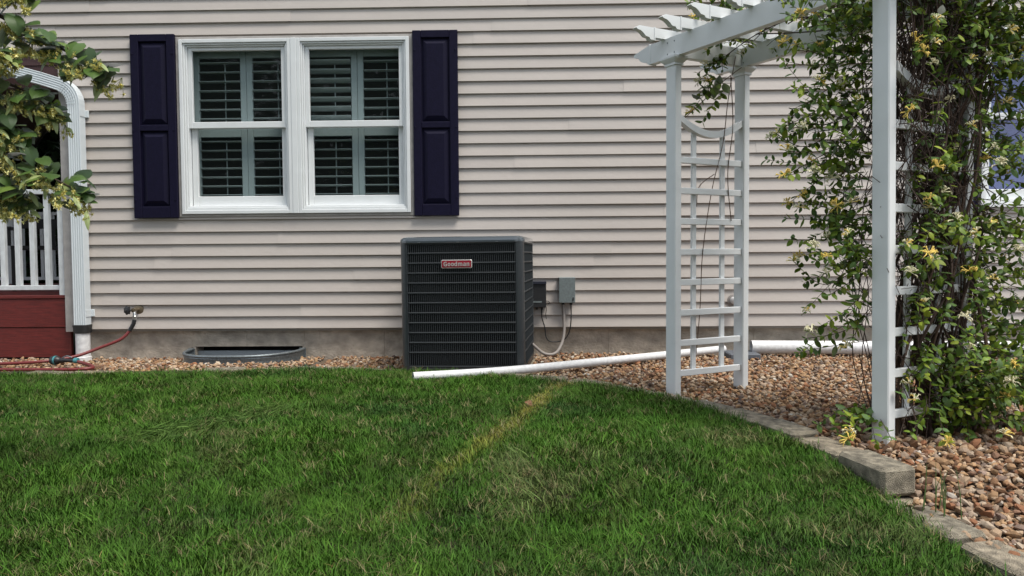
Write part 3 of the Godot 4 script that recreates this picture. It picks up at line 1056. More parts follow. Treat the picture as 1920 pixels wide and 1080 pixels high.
func arbor() -> void:
	var t := thing("arbor", "white vinyl garden arbor with ladder sides and shaped rafters", "arbor", AB)
	t.basis = Basis(AU, Vector3.UP, -AV)   # local x along a side, local -z along the passage
	var L := func(u: float, v: float, y: float) -> Vector3: return Vector3(u, y, -v)
	var k := 0
	for q in [[0.0, 0.0], [AL, 0.0], [0.0, AW], [AL, AW]]:
		var lean := 0.016 if k == 2 else 0.0
		var b := MB.new()
		b.xf = Transform3D(Basis(Vector3(1, 0, 0), Vector3(-lean, 1, 0), Vector3(0, 0, 1)), L.call(q[0], q[1], 0))
		b.box(Vector3(0, 0.88, 0), Vector3(0.050, 2.08, 0.084), 0.005)
		part("post", b, M.white, t)
		var c := MB.new()
		c.xf = Transform3D(Basis(), L.call(q[0] - lean * 1.95, q[1], 0))
		c.loft([[1.915, 0.026, 0.043, 0.003], [1.917, 0.032, 0.049, 0.004], [1.930, 0.032, 0.049, 0.004], [1.934, 0.036, 0.053, 0.004], [1.944, 0.045, 0.062, 0.005], [1.954, 0.052, 0.069, 0.005], [1.966, 0.052, 0.069, 0.005]], 2)
		part("capital", c, M.white, t)
		k += 1
	# two long beams with shaped ends
	for u in [0.0, AL]:
		var p := PackedVector2Array()
		p.append(Vector2(-0.195, 1.967)); p.append(Vector2(-0.215, 1.972)); p.append(Vector2(-0.225, 1.985)); p.append(Vector2(-0.255, 1.990)); p.append(Vector2(-0.285, 2.004)); p.append(Vector2(-0.305, 2.028)); p.append(Vector2(-0.335, 2.034)); p.append(Vector2(-0.352, 2.044)); p.append(Vector2(-0.345, 2.056)); p.append(Vector2(-0.20, 2.083))
		for i in 10:
			pass
		p.append(Vector2(AW + 0.20, 2.083)); p.append(Vector2(AW + 0.345, 2.056)); p.append(Vector2(AW + 0.30, 2.02)); p.append(Vector2(AW + 0.25, 1.985)); p.append(Vector2(AW + 0.195, 1.967))
		var b := MB.new()
		b.xf = Transform3D(Basis(Vector3(0, 0, -1), Vector3(0, 1, 0), Vector3(1, 0, 0)), Vector3(u, 0, 0))
		b.prism(p, -0.022, 0.022)
		var beam := part("beam", b, M.white, t)
		for v in [-0.195, AW + 0.195]:
			boxp("end_collar", Vector3(u - 0.026, 1.963, -v - 0.006), Vector3(u + 0.026, 2.087, -v + 0.006), M.white, beam, 0.002)
		for q in [[-0.03, 1.99], [0.03, 1.99], [-0.03, 2.055], [0.03, 2.055]]:
			boxp("screw", Vector3(u - 0.024, q[1] - 0.004, -q[0] - 0.004), Vector3(u - 0.021, q[1] + 0.004, -q[0] + 0.004), M.steel, beam, 0.001)
	for v in [0.0, AW]:
		boxp("cross_board", Vector3(0.023, 1.969, -v - 0.02), Vector3(AL - 0.023, 2.079, -v + 0.02), M.white, t)
	# rafters across, shaped tails
	var rp := PackedVector2Array([Vector2(-0.235, 2.125), Vector2(-0.225, 2.118), Vector2(-0.20, 2.112), Vector2(-0.18, 2.10), Vector2(-0.165, 2.085), Vector2(-0.14, 2.082), Vector2(-0.13, 2.07), Vector2(-0.10, 2.068), Vector2(-0.10, 2.0835), Vector2(AL + 0.10, 2.0835), Vector2(AL + 0.10, 2.068), Vector2(AL + 0.13, 2.07), Vector2(AL + 0.165, 2.085), Vector2(AL + 0.20, 2.112), Vector2(AL + 0.235, 2.125), Vector2(AL + 0.21, 2.14), Vector2(-0.21, 2.14)])
	for i in 8:
		var b := MB.new()
		b.xf = Transform3D(Basis(), Vector3(0, 0, 0.07 - 0.2295 * i))
		b.prism(rp, -0.018, 0.018)
		var r := part("rafter", b, M.white, t)
		for u in [-0.10, AL + 0.10]:
			boxp("end_collar", Vector3(u - 0.004, 2.066, 0.07 - 0.2295 * i - 0.021), Vector3(u + 0.004, 2.143, 0.07 - 0.2295 * i + 0.021), M.white, r, 0.001)
	# ladder sides: rungs, slats, sagging top bow
	for v in [0.0, AW]:
		for i in 8:
			var y := 0.109 + 0.1804 * i
			boxp("rung", Vector3(0.0255, y - 0.019, -v - 0.026), Vector3(AL - 0.0255, y + 0.019, -v - 0.006), M.white, t)
		for u in [0.155, 0.385]:
			boxp("slat", Vector3(u - 0.018, 0.115, -v - 0.0058), Vector3(u + 0.018, 1.56, -v + 0.010), M.white, t)
		var pts := PackedVector2Array()
		var lowp := PackedVector2Array()
		for i in 17:
			var s := i / 16.0
			var x := lerpf(0.0255, AL - 0.0255, s)
			var y := 1.535 + 0.085 * pow(absf(2 * s - 1), 1.9)
			pts.append(Vector2(x, y + 0.02))
			lowp.append(Vector2(x, y - 0.02))
		lowp.reverse()
		pts.append_array(lowp)
		var b := MB.new()
		b.xf = Transform3D(Basis(), Vector3(0, 0, -v))
		b.prism(pts, -0.030, 0.012)
		part("top_bow", b, M.white, t)

# ---------------------------------------------------------------- edging, gravel, lawn
func edging() -> void:
	var t := thing("garden_edging", "row of weathered concrete blocks curving between lawn and gravel", "edging", Vector3.ZERO)
	var path := []
	var z := 1.02
	for i in 400:
		var zz := 0.9 + i * 0.021
		if zz > 9.0: break
		path.append(Vector2(edge_x(zz), zz))
	var left := []
	for i in 20:
		left.append(Vector2(-8.0 + i * 0.33, LEFT_EDGE - 0.06 - 0.2 * smoothstep(-3.2, -1.75, -8.0 + i * 0.33)))
	path = left + path
	var length := 0.0
	var next := 0.0
	var prev: Vector2 = path[0]
	var walked := []
	for p in path:
		length += (p - prev).length()
		walked.append(length)
		prev = p
	var at := func(s: float) -> Vector2:
		for i in walked.size() - 1:
			if walked[i + 1] >= s:
				return path[i].lerp(path[i + 1], (s - walked[i]) / maxf(walked[i + 1] - walked[i], 0.0001))
		return path[-1]
	# the upper course ends beside the near arbor post; the lower one goes on
	var split := 0.0
	for i in path.size():
		if path[i].y < 3.60 or path[i].x < -1.8: split = walked[i]
	var bl := 0.30
	var n_up := int(split / (bl + 0.006)) + 1
	for course in 2:
		var s0 := split - n_up * (bl + 0.006) if course == 0 else split - 0.26
		var cnt := n_up if course == 0 else 14
		for i in cnt:
			var a: Vector2 = at.call(maxf(s0 + i * (bl + 0.006), 0.0))
			var b: Vector2 = at.call(maxf(s0 + i * (bl + 0.006) + bl, 0.0))
			if (b - a).length() < 0.1: continue
			var d := (b - a).normalized()
			var m := (a + b) * 0.5 + Vector2(-d.y, d.x) * -0.055
			var w := MB.new()
			var top := 0.012 if course == 0 else -0.102 - 0.02 * maxf(0.0, m.y - 4.0)
			w.xf = Transform3D(Basis(Vector3(d.x, 0, d.y), Vector3.UP, Vector3(-d.y, 0, d.x)) * Basis(Vector3(rf(-1, 1), 0.6, rf(-1, 1)).normalized(), rf(-0.05, 0.05)), Vector3(m.x + rf(-0.008, 0.008), top - 0.055 + rf(-0.013, 0.007), m.y + rf(-0.008, 0.008)))
			w.box(Vector3.ZERO, Vector3((b - a).length() - 0.014, 0.11, 0.145), 0.013)
			part("block", w, M.block if i % 2 == 0 else M.block_b, t)

func stone_mesh(s: int) -> ArrayMesh:
	var r := RandomNumberGenerator.new()
	r.seed = s
	var ax := [Vector3.RIGHT, Vector3.LEFT, Vector3.UP, Vector3.DOWN, Vector3.BACK, Vector3.FORWARD]
	var b := MB.new()
	var cache := {}
	var cutn := []
	for k in 8:
		cutn.append([Vector3(r.randf_range(-1, 1), r.randf_range(-1, 1), r.randf_range(-1, 1)).normalized(), r.randf_range(0.42, 0.78)])
	var P := func(d: Vector3) -> Vector3:
		d = d.normalized()
		var key := Vector3i(d * 1000.0)
		if not cache.has(key):
			var rad := r.randf_range(0.88, 1.08)
			for q in cutn:
				var c: float = d.dot(q[0])
				if c > 0.05: rad = minf(rad, q[1] / c)
			cache[key] = d * rad * Vector3(1.0, 0.55, 0.76)
		return cache[key]
	for sx in [-1, 1]:
		for sy in [-1, 1]:
			for sz in [-1, 1]:
				var x := Vector3(sx, 0, 0)
				var y := Vector3(0, sy, 0)
				var z := Vector3(0, 0, sz)
				for q in [[x, x + y, x + z], [x + y, y, y + z], [x + z, y + z, z], [x + y, y + z, x + z]]:
					var a: Vector3 = P.call(q[0])
					var c: Vector3 = P.call(q[1])
					var d: Vector3 = P.call(q[2])
					if (c - a).cross(d - a).dot(a + c + d) < 0.0:
						b.tri_n(a, d, c, nrm(a, d, c), nrm(a, d, c), nrm(a, d, c))
					else:
						b.tri_n(a, c, d, nrm(a, c, d), nrm(a, c, d), nrm(a, c, d))
	# soften the facets a little
	for i in b.v.size():
		b.n[i] = (b.n[i] * 0.85 + b.v[i].normalized() * 0.15).normalized()
	return b.mesh()

func nrm(a: Vector3, b: Vector3, c: Vector3) -> Vector3:
	return (b - a).cross(c - a).normalized()

const STONES := [[0.45, 0.275, 0.145, 24], [0.34, 0.185, 0.095, 20], [0.53, 0.375, 0.245, 22], [0.23, 0.125, 0.075, 13], [0.44, 0.325, 0.235, 16], [0.30, 0.21, 0.165, 8], [0.60, 0.48, 0.36, 9], [0.66, 0.60, 0.52, 2], [0.17, 0.12, 0.095, 3], [0.39, 0.175, 0.085, 8]]

func pick_stone() -> int:
	var t := 0
	for s in STONES: t += s[3]
	var r := rng.randi_range(0, t - 1)
	for i in STONES.size():
		r -= STONES[i][3]
		if r < 0: return i
	return 0

func shows(p: Vector3, extra := 0.0) -> bool:   # inside the frame of the photograph, with a margin
	var q := Vector3(0, 0.8155, 6.4356)
	var l := (p - q) * Basis.from_euler(Vector3(-0.04168, 0.0259, -0.00721))
	return l.z < -0.3 and absf(l.x) < -l.z * 0.68 + extra and absf(l.y) < -l.z * 0.39 + extra * 0.45

func gravel() -> void:
	var b := MB.new()
	var step := 0.25
	for i in range(-36, 30):
		for j in range(0, 34):
			var x0 := i * step
			var z0 := -0.06 + j * step
			if in_lawn(x0 + step, z0) and in_lawn(x0, z0) and in_lawn(x0 + step, z0 + step) and z0 > 1.3: continue
			if x0 >= -3.0 and x0 + step <= -1.75 and z0 < 0.3: continue
			var q := []
			for k in [[0, 1], [1, 1], [1, 0], [0, 0]]:
				var x: float = x0 + k[0] * step
				var z: float = z0 + k[1] * step
				q.append(Vector3(x, minf(gravel_y(x, z) - 0.02, lawn_y(x, z) - 0.06) if z > 1.0 and x < edge_x(z) + 0.05 else gravel_y(x, z) - 0.02, z))
			b.quad(q[0], q[1], q[2], q[3])
	var bed := part("gravel_bed", b, M.bed)
	tag(bed, "bed of tan and brown river gravel between the house and the lawn", "", "", "structure")
	var meshes := []
	for s in 10: meshes.append(stone_mesh(100 + s))
	var list := []
	var add := func(x: float, z: float, size: float, lift: float) -> void:
		if in_lawn(x, z) or (x > -1.75 and x < edge_x(z) + (0.10 if z < 3.6 else 0.045)): return
		if x < -3.93 and z < 0.0: return
		if pow((x + 2.405) / 0.52, 2) + pow(z / 0.54, 2) < 1.0: return
		if x > -0.97 and x < 0.01 and z > 0.03 and z < 1.0: return
		var bs := Basis.from_euler(Vector3(rf(-0.7, 0.7), rf(0, TAU), rf(-0.7, 0.7))).scaled(Vector3.ONE * size)
		list.append([Transform3D(bs, Vector3(x, gravel_y(x, z) - 0.012 + lift, z)), pick_stone(), rf(0.82, 1.12), rng.randi_range(0, 9)])
	for pass_ in 3:
		var st: float = [0.034, 0.052, 0.030][pass_]
		var x := -6.0
		while x < 6.2:
			var z := -0.03
			while z < 5.2:
				var px := x + rf(-0.018, 0.018)
				var pz := z + rf(-0.018, 0.018)
				if shows(Vector3(px, 0, pz), 0.9) and (pass_ < 2 or pz > 2.4):
					add.call(px, pz, rf(0.012, 0.026) if pass_ != 1 else rf(0.012, 0.029) + (rf(0.0, 0.010) if pz > 2.6 else 0.0), rf(0.0, 0.008) if pass_ != 1 else rf(0.010, 0.022))
				z += st
			x += st
	for i in 60:
		var px := rf(1.35, 3.0)
		var pz := rf(2.9, 4.8)
		add.call(px, pz, rf(0.028, 0.046), rf(0.010, 0.018))
	var eye := Vector3(0, 0.8155, 6.4356)
	for q in list: q.append((q[0] as Transform3D).basis.x.length() / (q[0].origin as Vector3).distance_to(eye) if shows(q[0].origin) else 0.0)
	list.sort_custom(func(a, c): return a[4] > c[4])
	var mats := []
	for s in STONES:
		mats.append(mottle(mat(s[0] * 0.92, s[1] * 0.89, s[2] * 0.87, 0.9), M.grit, Vector3(9, 9, 9)))
	for i in 300:
		var o := inst("stone", meshes[list[i][3]], mats[list[i][1]], bed)
		o.transform = list[i][0]
	var xs := []
	var cs := []
	for k in 10:
		xs.append([])
		cs.append([])
	for i in range(300, list.size()):
		var q = list[i]
		var s = STONES[q[1]]
		xs[q[3]].append(q[0])
		cs[q[3]].append(Color(s[0] * 1.25, s[1] * 1.25, s[2] * 1.25) * q[2])
	for k in 10:
		many("gravel", meshes[k], M.stone_mix, xs[k], cs[k], bed)
	print("stones ", list.size())

func blade(b: MB, base: Vector3, dir: Vector2, h: float, w: float, bend: float, c: Color) -> void:
	var d := Vector3(dir.x, 0, dir.y)
	var side := Vector3(-dir.y, 0, dir.x) * w
	b.col = c
	var p := [base, base + Vector3.UP * h * 0.45 + d * bend * 0.22, base + Vector3.UP * h * 0.82 + d * bend * 0.62, base + Vector3.UP * h + d * bend]
	var up0 := (d * -0.5 + Vector3.UP * 0.6).normalized()
	b.tri_n(p[0] - side * 0.8, p[0] + side * 0.8, p[1] + side, up0, up0, up0)
	b.tri_n(p[0] - side * 0.8, p[1] + side, p[1] - side, up0, up0, up0)
	b.tri_n(p[1] - side, p[1] + side, p[2] + side * 0.75, up0, up0, up0)
	b.tri_n(p[1] - side, p[2] + side * 0.75, p[2] - side * 0.75, up0, up0, up0)
	b.tri_n(p[2] - side * 0.75, p[2] + side * 0.75, p[3], up0, up0, up0)

func lawn() -> void:
	var b := MB.new()
	var zs := [0.95]
	while zs[-1] < 9.0: zs.append(zs[-1] + 0.1)
	for j in zs.size() - 1:
		for i in 40:
			var q := []
			for k in [[0, 1], [1, 1], [1, 0], [0, 0]]:
				var z: float = zs[j + k[1]]
				var x := lerpf(-8.0, edge_x(z) - 0.03, (i + k[0]) / 40.0)
				q.append(Vector3(x, lawn_y(x, z), z))
			b.quad(q[0], q[1], q[2], q[3])
	var soil := part("lawn", b, M.soil)
	tag(soil, "lawn sloping gently from the house towards the viewer", "", "", "structure")
	var tufts := []
	for s in 4:
		var t := MB.new()
		t.use_c = true
		for i in 52:
			var r := 0.055 * sqrt(rng.randf())
			var a := rf(0, TAU)
			var dir := Vector2.from_angle(rf(0, TAU))
			var shade := rf(0.6, 1.35)
			var warm := rf(0.88, 1.15)
			var c := Color(shade * warm, shade, shade * rf(0.8, 1.25))
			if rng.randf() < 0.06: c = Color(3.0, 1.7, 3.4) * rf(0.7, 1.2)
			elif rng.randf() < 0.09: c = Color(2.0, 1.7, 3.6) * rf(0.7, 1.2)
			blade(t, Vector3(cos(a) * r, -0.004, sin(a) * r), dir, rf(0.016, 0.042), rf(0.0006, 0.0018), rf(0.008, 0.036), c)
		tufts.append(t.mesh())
	for s in 2:   # long arching blades, and broad flat ones
		var t := MB.new()
		t.use_c = true
		for i in (16 if s == 0 else 9):
			var r := 0.07 * sqrt(rng.randf())
			var a := rf(0, TAU)
			var sh := rf(0.8, 1.5)
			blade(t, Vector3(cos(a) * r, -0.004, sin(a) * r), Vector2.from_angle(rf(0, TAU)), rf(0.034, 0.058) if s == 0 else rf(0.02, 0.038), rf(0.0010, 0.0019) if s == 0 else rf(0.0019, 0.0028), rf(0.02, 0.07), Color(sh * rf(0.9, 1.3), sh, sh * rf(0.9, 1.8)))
		tufts.append(t.mesh())
	var straw := MB.new()
	straw.use_c = true
	for i in 12:
		var a := rf(0, TAU)
		blade(straw, Vector3(rf(-0.05, 0.05), 0.0, rf(-0.05, 0.05)), Vector2.from_angle(a), rf(0.008, 0.03), rf(0.0006, 0.0011), rf(0.02, 0.05), Color(rf(0.8, 1.2), rf(0.8, 1.1), rf(0.7, 1.2)))
	tufts.append(straw.mesh())
	var xs := [[], [], [], [], [], [], []]
	var cs := [[], [], [], [], [], [], []]
	var dry := [Vector2(0.23, 1.54), Vector2(0.02, 2.22), Vector2(-0.20, 2.98), Vector2(-0.35, 3.41), Vector2(-0.54, 3.86)]
	var step := 0.036
	var z := 0.94
	while z < 5.5:
		var x := -6.2
		while x < 2.4:
			var px := x + rf(-0.02, 0.02)
			var pz := z + rf(-0.02, 0.02)
			x += step
			if not in_lawn(px - 0.01, pz): continue
			if not shows(Vector3(px, lawn_y(px, pz), pz), 0.9): continue
			var n1 := noise.get_noise_2d(px * 40.0, pz * 40.0)
			var n2 := noise.get_noise_2d(px * 130.0 + 300.0, pz * 130.0)
			var n3 := noise.get_noise_2d(px * 300.0 - 700.0, pz * 300.0)
			var c := Color(0.048, 0.116, 0.0135)
			c = c * (1.0 + 0.28 * n1 + 0.40 * n2)
			c = c.lerp(Color(0.085, 0.125, 0.022), clampf(n2 * 0.7 + n3 * 0.5 - 0.1, 0.0, 0.55))
			c = c.lerp(Color(0.030, 0.095, 0.026), clampf(-n1 * 0.9 + n3 * 0.4 - 0.1, 0.0, 0.5))
			c = c.lerp(Color(0.085, 0.082, 0.03), clampf(n3 * 0.9 - n2 * 0.5 - 0.12, 0.0, 0.55))
			var near := 9.0
			var along := 0.0
			for k in dry.size() - 1:
				var q := Geometry2D.get_closest_point_to_segment(Vector2(px, pz), dry[k], dry[k + 1])
				var dd := q.distance_to(Vector2(px, pz))
				if dd < near:
					near = dd
					along = k + q.distance_to(dry[k]) / dry[k].distance_to(dry[k + 1])
			var strength := 0.9 - 0.19 * along
			var f := smoothstep(0.068, 0.008, near + 0.05 * n3 + 0.03 * n2) * strength
			c = c.lerp(Color(0.36, 0.32, 0.075), f)
			# worn, paler patches in the foreground
			var pale := smoothstep(0.25, 0.6, noise.get_noise_2d(px * 55.0 + 80.0, pz * 55.0 - 40.0)) * smoothstep(2.4, 3.6, pz)
			c = c.lerp(Color(0.14, 0.16, 0.065), 0.6 * pale)
			var sc := rf(0.72, 1.04) * (1.0 + 0.15 * n1) * (1.0 - 0.35 * f)
			var bs := Basis(Vector3.UP, rf(0, TAU)).scaled(Vector3(1, 1, 1) * sc)
			var spin := rf(-1.8, 1.8)
			var tilt := rf(0.05, 0.3) + 0.35 * absf(n2) + 0.3 * pale
			bs = Basis(Vector3(cos(n1 * 9.0 + spin), 0, sin(n1 * 9.0 + spin)), tilt) * bs
			# the flattened streak at the left
			var fl := Geometry2D.get_closest_point_to_segment(Vector2(px, pz), Vector2(-1.75, 2.95), Vector2(-1.35, 2.42)).distance_to(Vector2(px, pz))
			if fl < 0.16:
				c = c.lerp(Color(0.095, 0.155, 0.036), 0.6 * smoothstep(0.16, 0.04, fl + 0.06 * n3))
				bs = Basis(Vector3(0.25, 0, -1).normalized(), 1.05 * smoothstep(0.16, 0.05, fl)) * bs
				bs = bs.scaled(Vector3(1.35, 1.0, 1.0))
			var w := rng.randi_range(0, 3)
			if rng.randf() < 0.22 + 0.25 * n3:
				var w2 := 4 if rng.randf() < 0.65 else 5
				xs[w2].append(Transform3D(bs * 1.05, Vector3(px, lawn_y(px, pz), pz)))
				cs[w2].append(c * rf(0.9, 1.35))
			if rng.randf() < 0.10 + 0.55 * pale + 0.35 * f + 0.25 * maxf(n3, 0.0):
				xs[6].append(Transform3D(Basis(Vector3.UP, rf(0, TAU)), Vector3(px, lawn_y(px, pz) + rf(0.005, 0.03), pz)))
				cs[6].append(Color(0.20, 0.19, 0.085) * rf(0.5, 1.3))
			xs[w].append(Transform3D(bs, Vector3(px, lawn_y(px, pz), pz)))
			cs[w].append(c * rf(0.8, 1.2))
		z += step * 0.9
	var total := 0
	for k in 7:
		many("grass", tufts[k], M.grass, xs[k], cs[k], soil)
		total += xs[k].size()
	print("tufts ", total)
	# loose things on and beside the lawn
	var dl := MB.new()
	dl.xf = Transform3D(Basis.from_euler(Vector3(0.3, 0.7, 0.2)).scaled(Vector3.ONE * 0.055), Vector3(-0.04, lawn_y(-0.04, 2.3) + 0.04, 2.3))
	leaf_shape(dl, 0.36, 0.3, -0.3)
	tag(part("dry_leaf", dl, mat(0.16, 0.075, 0.035, 0.8)), "curled brown leaf lying on the yellowed strip of lawn", "leaf")
	var wd := MB.new()
	for i in 9:
		var base := Vector3(1.42 + rf(-0.05, 0.05), -0.1, 3.72 + rf(-0.06, 0.06))
		wd.tube(PackedVector3Array([base, base + Vector3(rf(-0.01, 0.01), 0.09, 0), base + Vector3(rf(-0.02, 0.02), rf(0.11, 0.2), rf(-0.01, 0.01))]), [0.002, 0.0016, 0.0006], 5)
	tag(part("tall_weed", wd, M.stem_green), "thin upright weed sprouting from the gravel beside the end block", "weed")

# ---------------------------------------------------------------- leaves
func leaf_shape(b: MB, half: float, arch: float, fold: float, heart := false) -> void:   # one unit long along +z, upper side +y
	var ts := [0.0, 0.14, 0.32, 0.52, 0.72, 0.88, 1.0]
	var ws := [0.06, 0.62, 0.96, 1.0, 0.74, 0.40, 0.0]
	var back := [0.0, 0.0, 0.0, 0.0, 0.0, 0.0, 0.0]
	if heart:
		ws = [0.55, 0.98, 1.0, 0.86, 0.58, 0.24, 0.0]
		back = [0.13, 0.10, 0.03, 0.0, 0.0, 0.0, 0.0]
	var rows := []
	for i in ts.size():
		var t: float = ts[i]
		var y := arch * (t - t * t) * 1.6
		var w: float = half * ws[i]
		rows.append([Vector3(-w, y - fold * w, t - back[i]), Vector3(0, y, t), Vector3(w, y - fold * w, t - back[i])])
	for i in ts.size() - 1:
		for k in 2:
			var a: Vector3 = rows[i][k]
			var c: Vector3 = rows[i][k + 1]
			var d: Vector3 = rows[i + 1][k + 1]
			var e: Vector3 = rows[i + 1][k]
			var slope := Vector3(fold * (1 if k == 1 else -1) * 0.7, 1, -arch * 1.6 * (1.0 - 2.0 * ts[i])).normalized()
			var slope2 := Vector3(fold * (1 if k == 1 else -1) * 0.7, 1, -arch * 1.6 * (1.0 - 2.0 * ts[i + 1])).normalized()
			# seen from above (+y): counter-clockwise is a, e, d, c
			b.tri_n(a, e, d, slope, slope2, slope2)
			b.tri_n(a, d, c, slope, slope2, slope)

func leaf_basis(dir: Vector3, up: Vector3, size: float) -> Basis:
	var z := dir.normalized()
	var x := up.cross(z)
	if x.length() < 0.05: x = Vector3.RIGHT.cross(z)
	x = x.normalized()
	return Basis(x, z.cross(x), z) * Basis.from_scale(Vector3.ONE * size)

func leaves_to(parent: Node3D, list: Array, meshes: Array, tints: Array, limit := 300) -> void:
	# list: [transform, tint number, shade, mesh number]; those nearest to the viewer become parts of their own
	var eye := Vector3(0, 0.8155, 6.4356)
	for q in list: q.append(q[0].basis.z.length() / (q[0].origin as Vector3).distance_to(eye) if shows(q[0].origin) else 0.0)
	list.sort_custom(func(a, c): return a[4] > c[4])
	var mats := []
	for t in tints:
		var m := mat(t[0], t[1], t[2], 0.45)
		m.metallic_specular = 0.32
		m.backlight_enabled = true
		m.backlight = Color(0.5, 0.5, 0.5)
		mats.append(m)
	for i in min(limit, list.size()):
		var o := inst("leaf", meshes[list[i][3]], mats[list[i][1]], parent)
		o.transform = list[i][0]
	var xs := []
	var cs := []
	for k in meshes.size():
		xs.append([])
		cs.append([])
	for i in range(limit, list.size()):
		var q = list[i]
		var t = tints[q[1]]
		xs[q[3]].append(q[0])
		cs[q[3]].append(Color(t[0], t[1], t[2]) * q[2])
	for k in meshes.size():
		if xs[k].size():
			many("foliage", meshes[k], M.leafy, xs[k], cs[k], parent)

# ---------------------------------------------------------------- honeysuckle on the arbor
func honeysuckle() -> void:
	var t := thing("honeysuckle_vine", "yellow flowering honeysuckle smothering the near side of the white arbor", "vine", Vector3.ZERO)
	var meshes := []
	for q in [[0.27, 0.18, 0.25], [0.24, 0.28, 0.12], [0.30, 0.10, 0.40]]:
		var b := MB.new()
		leaf_shape(b, q[0], q[1], q[2])
		meshes.append(b.mesh())
	var tints := [[0.092, 0.150, 0.018], [0.125, 0.195, 0.020], [0.068, 0.120, 0.020], [0.20, 0.25, 0.028], [0.085, 0.150, 0.042]]
	var list := []
	var flowers := []
	var twigs := MB.new()
	# woody stems winding up the ladder side
	var ns := 52
	for i in ns:
		var u := rf(0.10, 0.62)
		var v := AW + rf(-0.10, 0.06)
		var top := rf(0.9, 2.15)
		var pts := []
		var n := 7
		var ph := rf(0, TAU)
		for k in n:
			var s := float(k) / (n - 1)
			var uu := lerpf(u, 0.36 + (u - 0.36) * 0.55, sin(s * PI * 0.8)) + 0.06 * sin(ph + s * 9.0) + rf(-0.025, 0.025)
			pts.append(al(uu, v + 0.05 * cos(ph + s * 8.0) + rf(-0.02, 0.02), -0.04 + s * (top + 0.04)))
		var p := curve(pts, 26)
		var rr := []
		var r0 := rf(0.0035, 0.010)
		for k in p.size(): rr.append(lerpf(r0, r0 * 0.4, float(k) / p.size()))
		var b := MB.new()
		b.tube(p, rr, 6)
		part("stem", b, M.stem if i % 3 else M.stem_b, t)
	for i in 4:     # thinner stems rising just left of the near post
		var x := rf(1.44, 1.55)
		var pts := [al(0.06, AW - 0.05, -0.03)]
		for k in 5: pts.append(Vector3(x + rf(-0.07, 0.07), 0.3 + k * 0.38, rf(2.7, 2.95)))
		var b := MB.new()
		b.tube(curve(pts, 24), rf(0.0018, 0.0035), 5, false)
		part("stem", b, M.stem, t)
	for i in 1100:   # fine tangled twigs
		var y := rf(0.05, 2.1)
		if i < 480: y = rf(1.05, 1.75)
		var c := al(rf(0.04, 0.60), AW + rf(-0.12, 0.08), y)
		var d := Vector3(rf(-0.12, 0.12), rf(-0.25, 0.25), rf(-0.1, 0.1))
		twigs.tube(curve([c - d, c + Vector3(rf(-0.05, 0.05), rf(-0.05, 0.05), rf(-0.05, 0.05)), c + d], 6), rf(0.0009, 0.0026), 4, false)
	# leafy shoots: start, end, sag, count, leaf size
	var shoots := []
	for i in 96:    # to the left of the near post, high
		var y := rf(0.75, 2.0)
		var reach := rf(0.10, 0.42) * (1.0 if y > 1.0 else 0.75)
		shoots.append([al(rf(-0.02, 0.2), AW - rf(0.05, 0.25), y + rf(-0.1, 0.25)), Vector3(1.53 - reach, y + rf(-0.15, 0.1), rf(2.65, 3.05)), rf(-0.12, 0.06)])
	for i in 13:    # left, low
		var y := rf(0.30, 0.85)
		shoots.append([al(rf(0.0, 0.2), AW - rf(0.05, 0.2), y + rf(0.0, 0.3)), Vector3(rf(1.18, 1.48), y, rf(2.7, 3.05)), rf(-0.08, 0.08)])
	for i in 8:     # creeping at the foot
		shoots.append([al(rf(0.0, 0.15), AW - 0.1, 0.05), Vector3(rf(1.26, 1.5), rf(0.0, 0.08), rf(2.95, 3.25)), 0.06])
	for i in 96:    # over the face of the ladder side and the tangle
		var y := rf(0.15, 2.15)
		var c := al(rf(0.08, 0.6), AW + rf(-0.02, 0.12), y)
		shoots.append([c, c + AV * rf(0.04, 0.16) + AU * rf(-0.22, 0.22) + Vector3.UP * rf(-0.2, 0.12), rf(-0.05, 0.05)])
	for i in 150:    # out to the right
		var y := rf(0.12, 2.2)
		shoots.append([al(rf(0.45, 0.65), AW + rf(-0.15, 0.1), y + rf(-0.15, 0.25)), Vector3(rf(2.1, 2.85), y, rf(2.35, 3.0)), rf(-0.15, 0.08)])
	for i in 46:    # bushy growth at the foot, right
		var c := Vector3(rf(1.85, 2.5), rf(0.02, 0.40), rf(2.75, 3.15))
		shoots.append([al(rf(0.1, 0.7), AW + 0.02, rf(0.0, 0.3)), c, rf(-0.02, 0.1)])
	for i in 44:    # over the rungs beside the near post
		var y := rf(0.1, 2.1)
		var c := al(rf(0.02, 0.2), AW + rf(0.0, 0.06), y)
		shoots.append([c + AU * 0.2 + Vector3.UP * 0.1, c + AV * rf(0.02, 0.1) + Vector3.UP * rf(-0.12, 0.1), rf(-0.03, 0.05)])
	for i in 60:    # high on the right
		var y := rf(1.55, 2.35)
		shoots.append([al(rf(0.2, 0.65), AW + rf(-0.1, 0.1), y + rf(-0.1, 0.2)), Vector3(rf(1.8, 2.7), y, rf(2.6, 3.15)), rf(-0.12, 0.06)])
	for i in 46:    # lying over the beams, bright against the wall
		var c := al(rf(0.20, 0.62), rf(0.0, AW), rf(2.09, 2.2))
		shoots.append([c, c + AV * rf(-0.28, 0.2) + AU * rf(-0.15, 0.15) + Vector3.UP * rf(-0.05, 0.1), 0.03])
	for i in 26:    # under and between the rafters
		var c := al(rf(0.2, 0.55), rf(0.05, 0.95), rf(2.0, 2.1))
		shoots.append([c, c + AV * rf(-0.25, 0.15) + AU * rf(-0.15, 0.12) + Vector3.UP * rf(-0.06, 0.06), 0.03])
	for i in 80:    # along the top of the arbor
		var v := rf(0.15, AW + 0.1)
		var u := rf(0.0, AL + 0.1)
		var c := al(u, v, 2.16)
		shoots.append([c, c + Vector3(rf(-0.25, 0.25), rf(-0.06, 0.14), rf(-0.25, 0.25)) - AV * 0.1, rf(0.0, 0.08)])
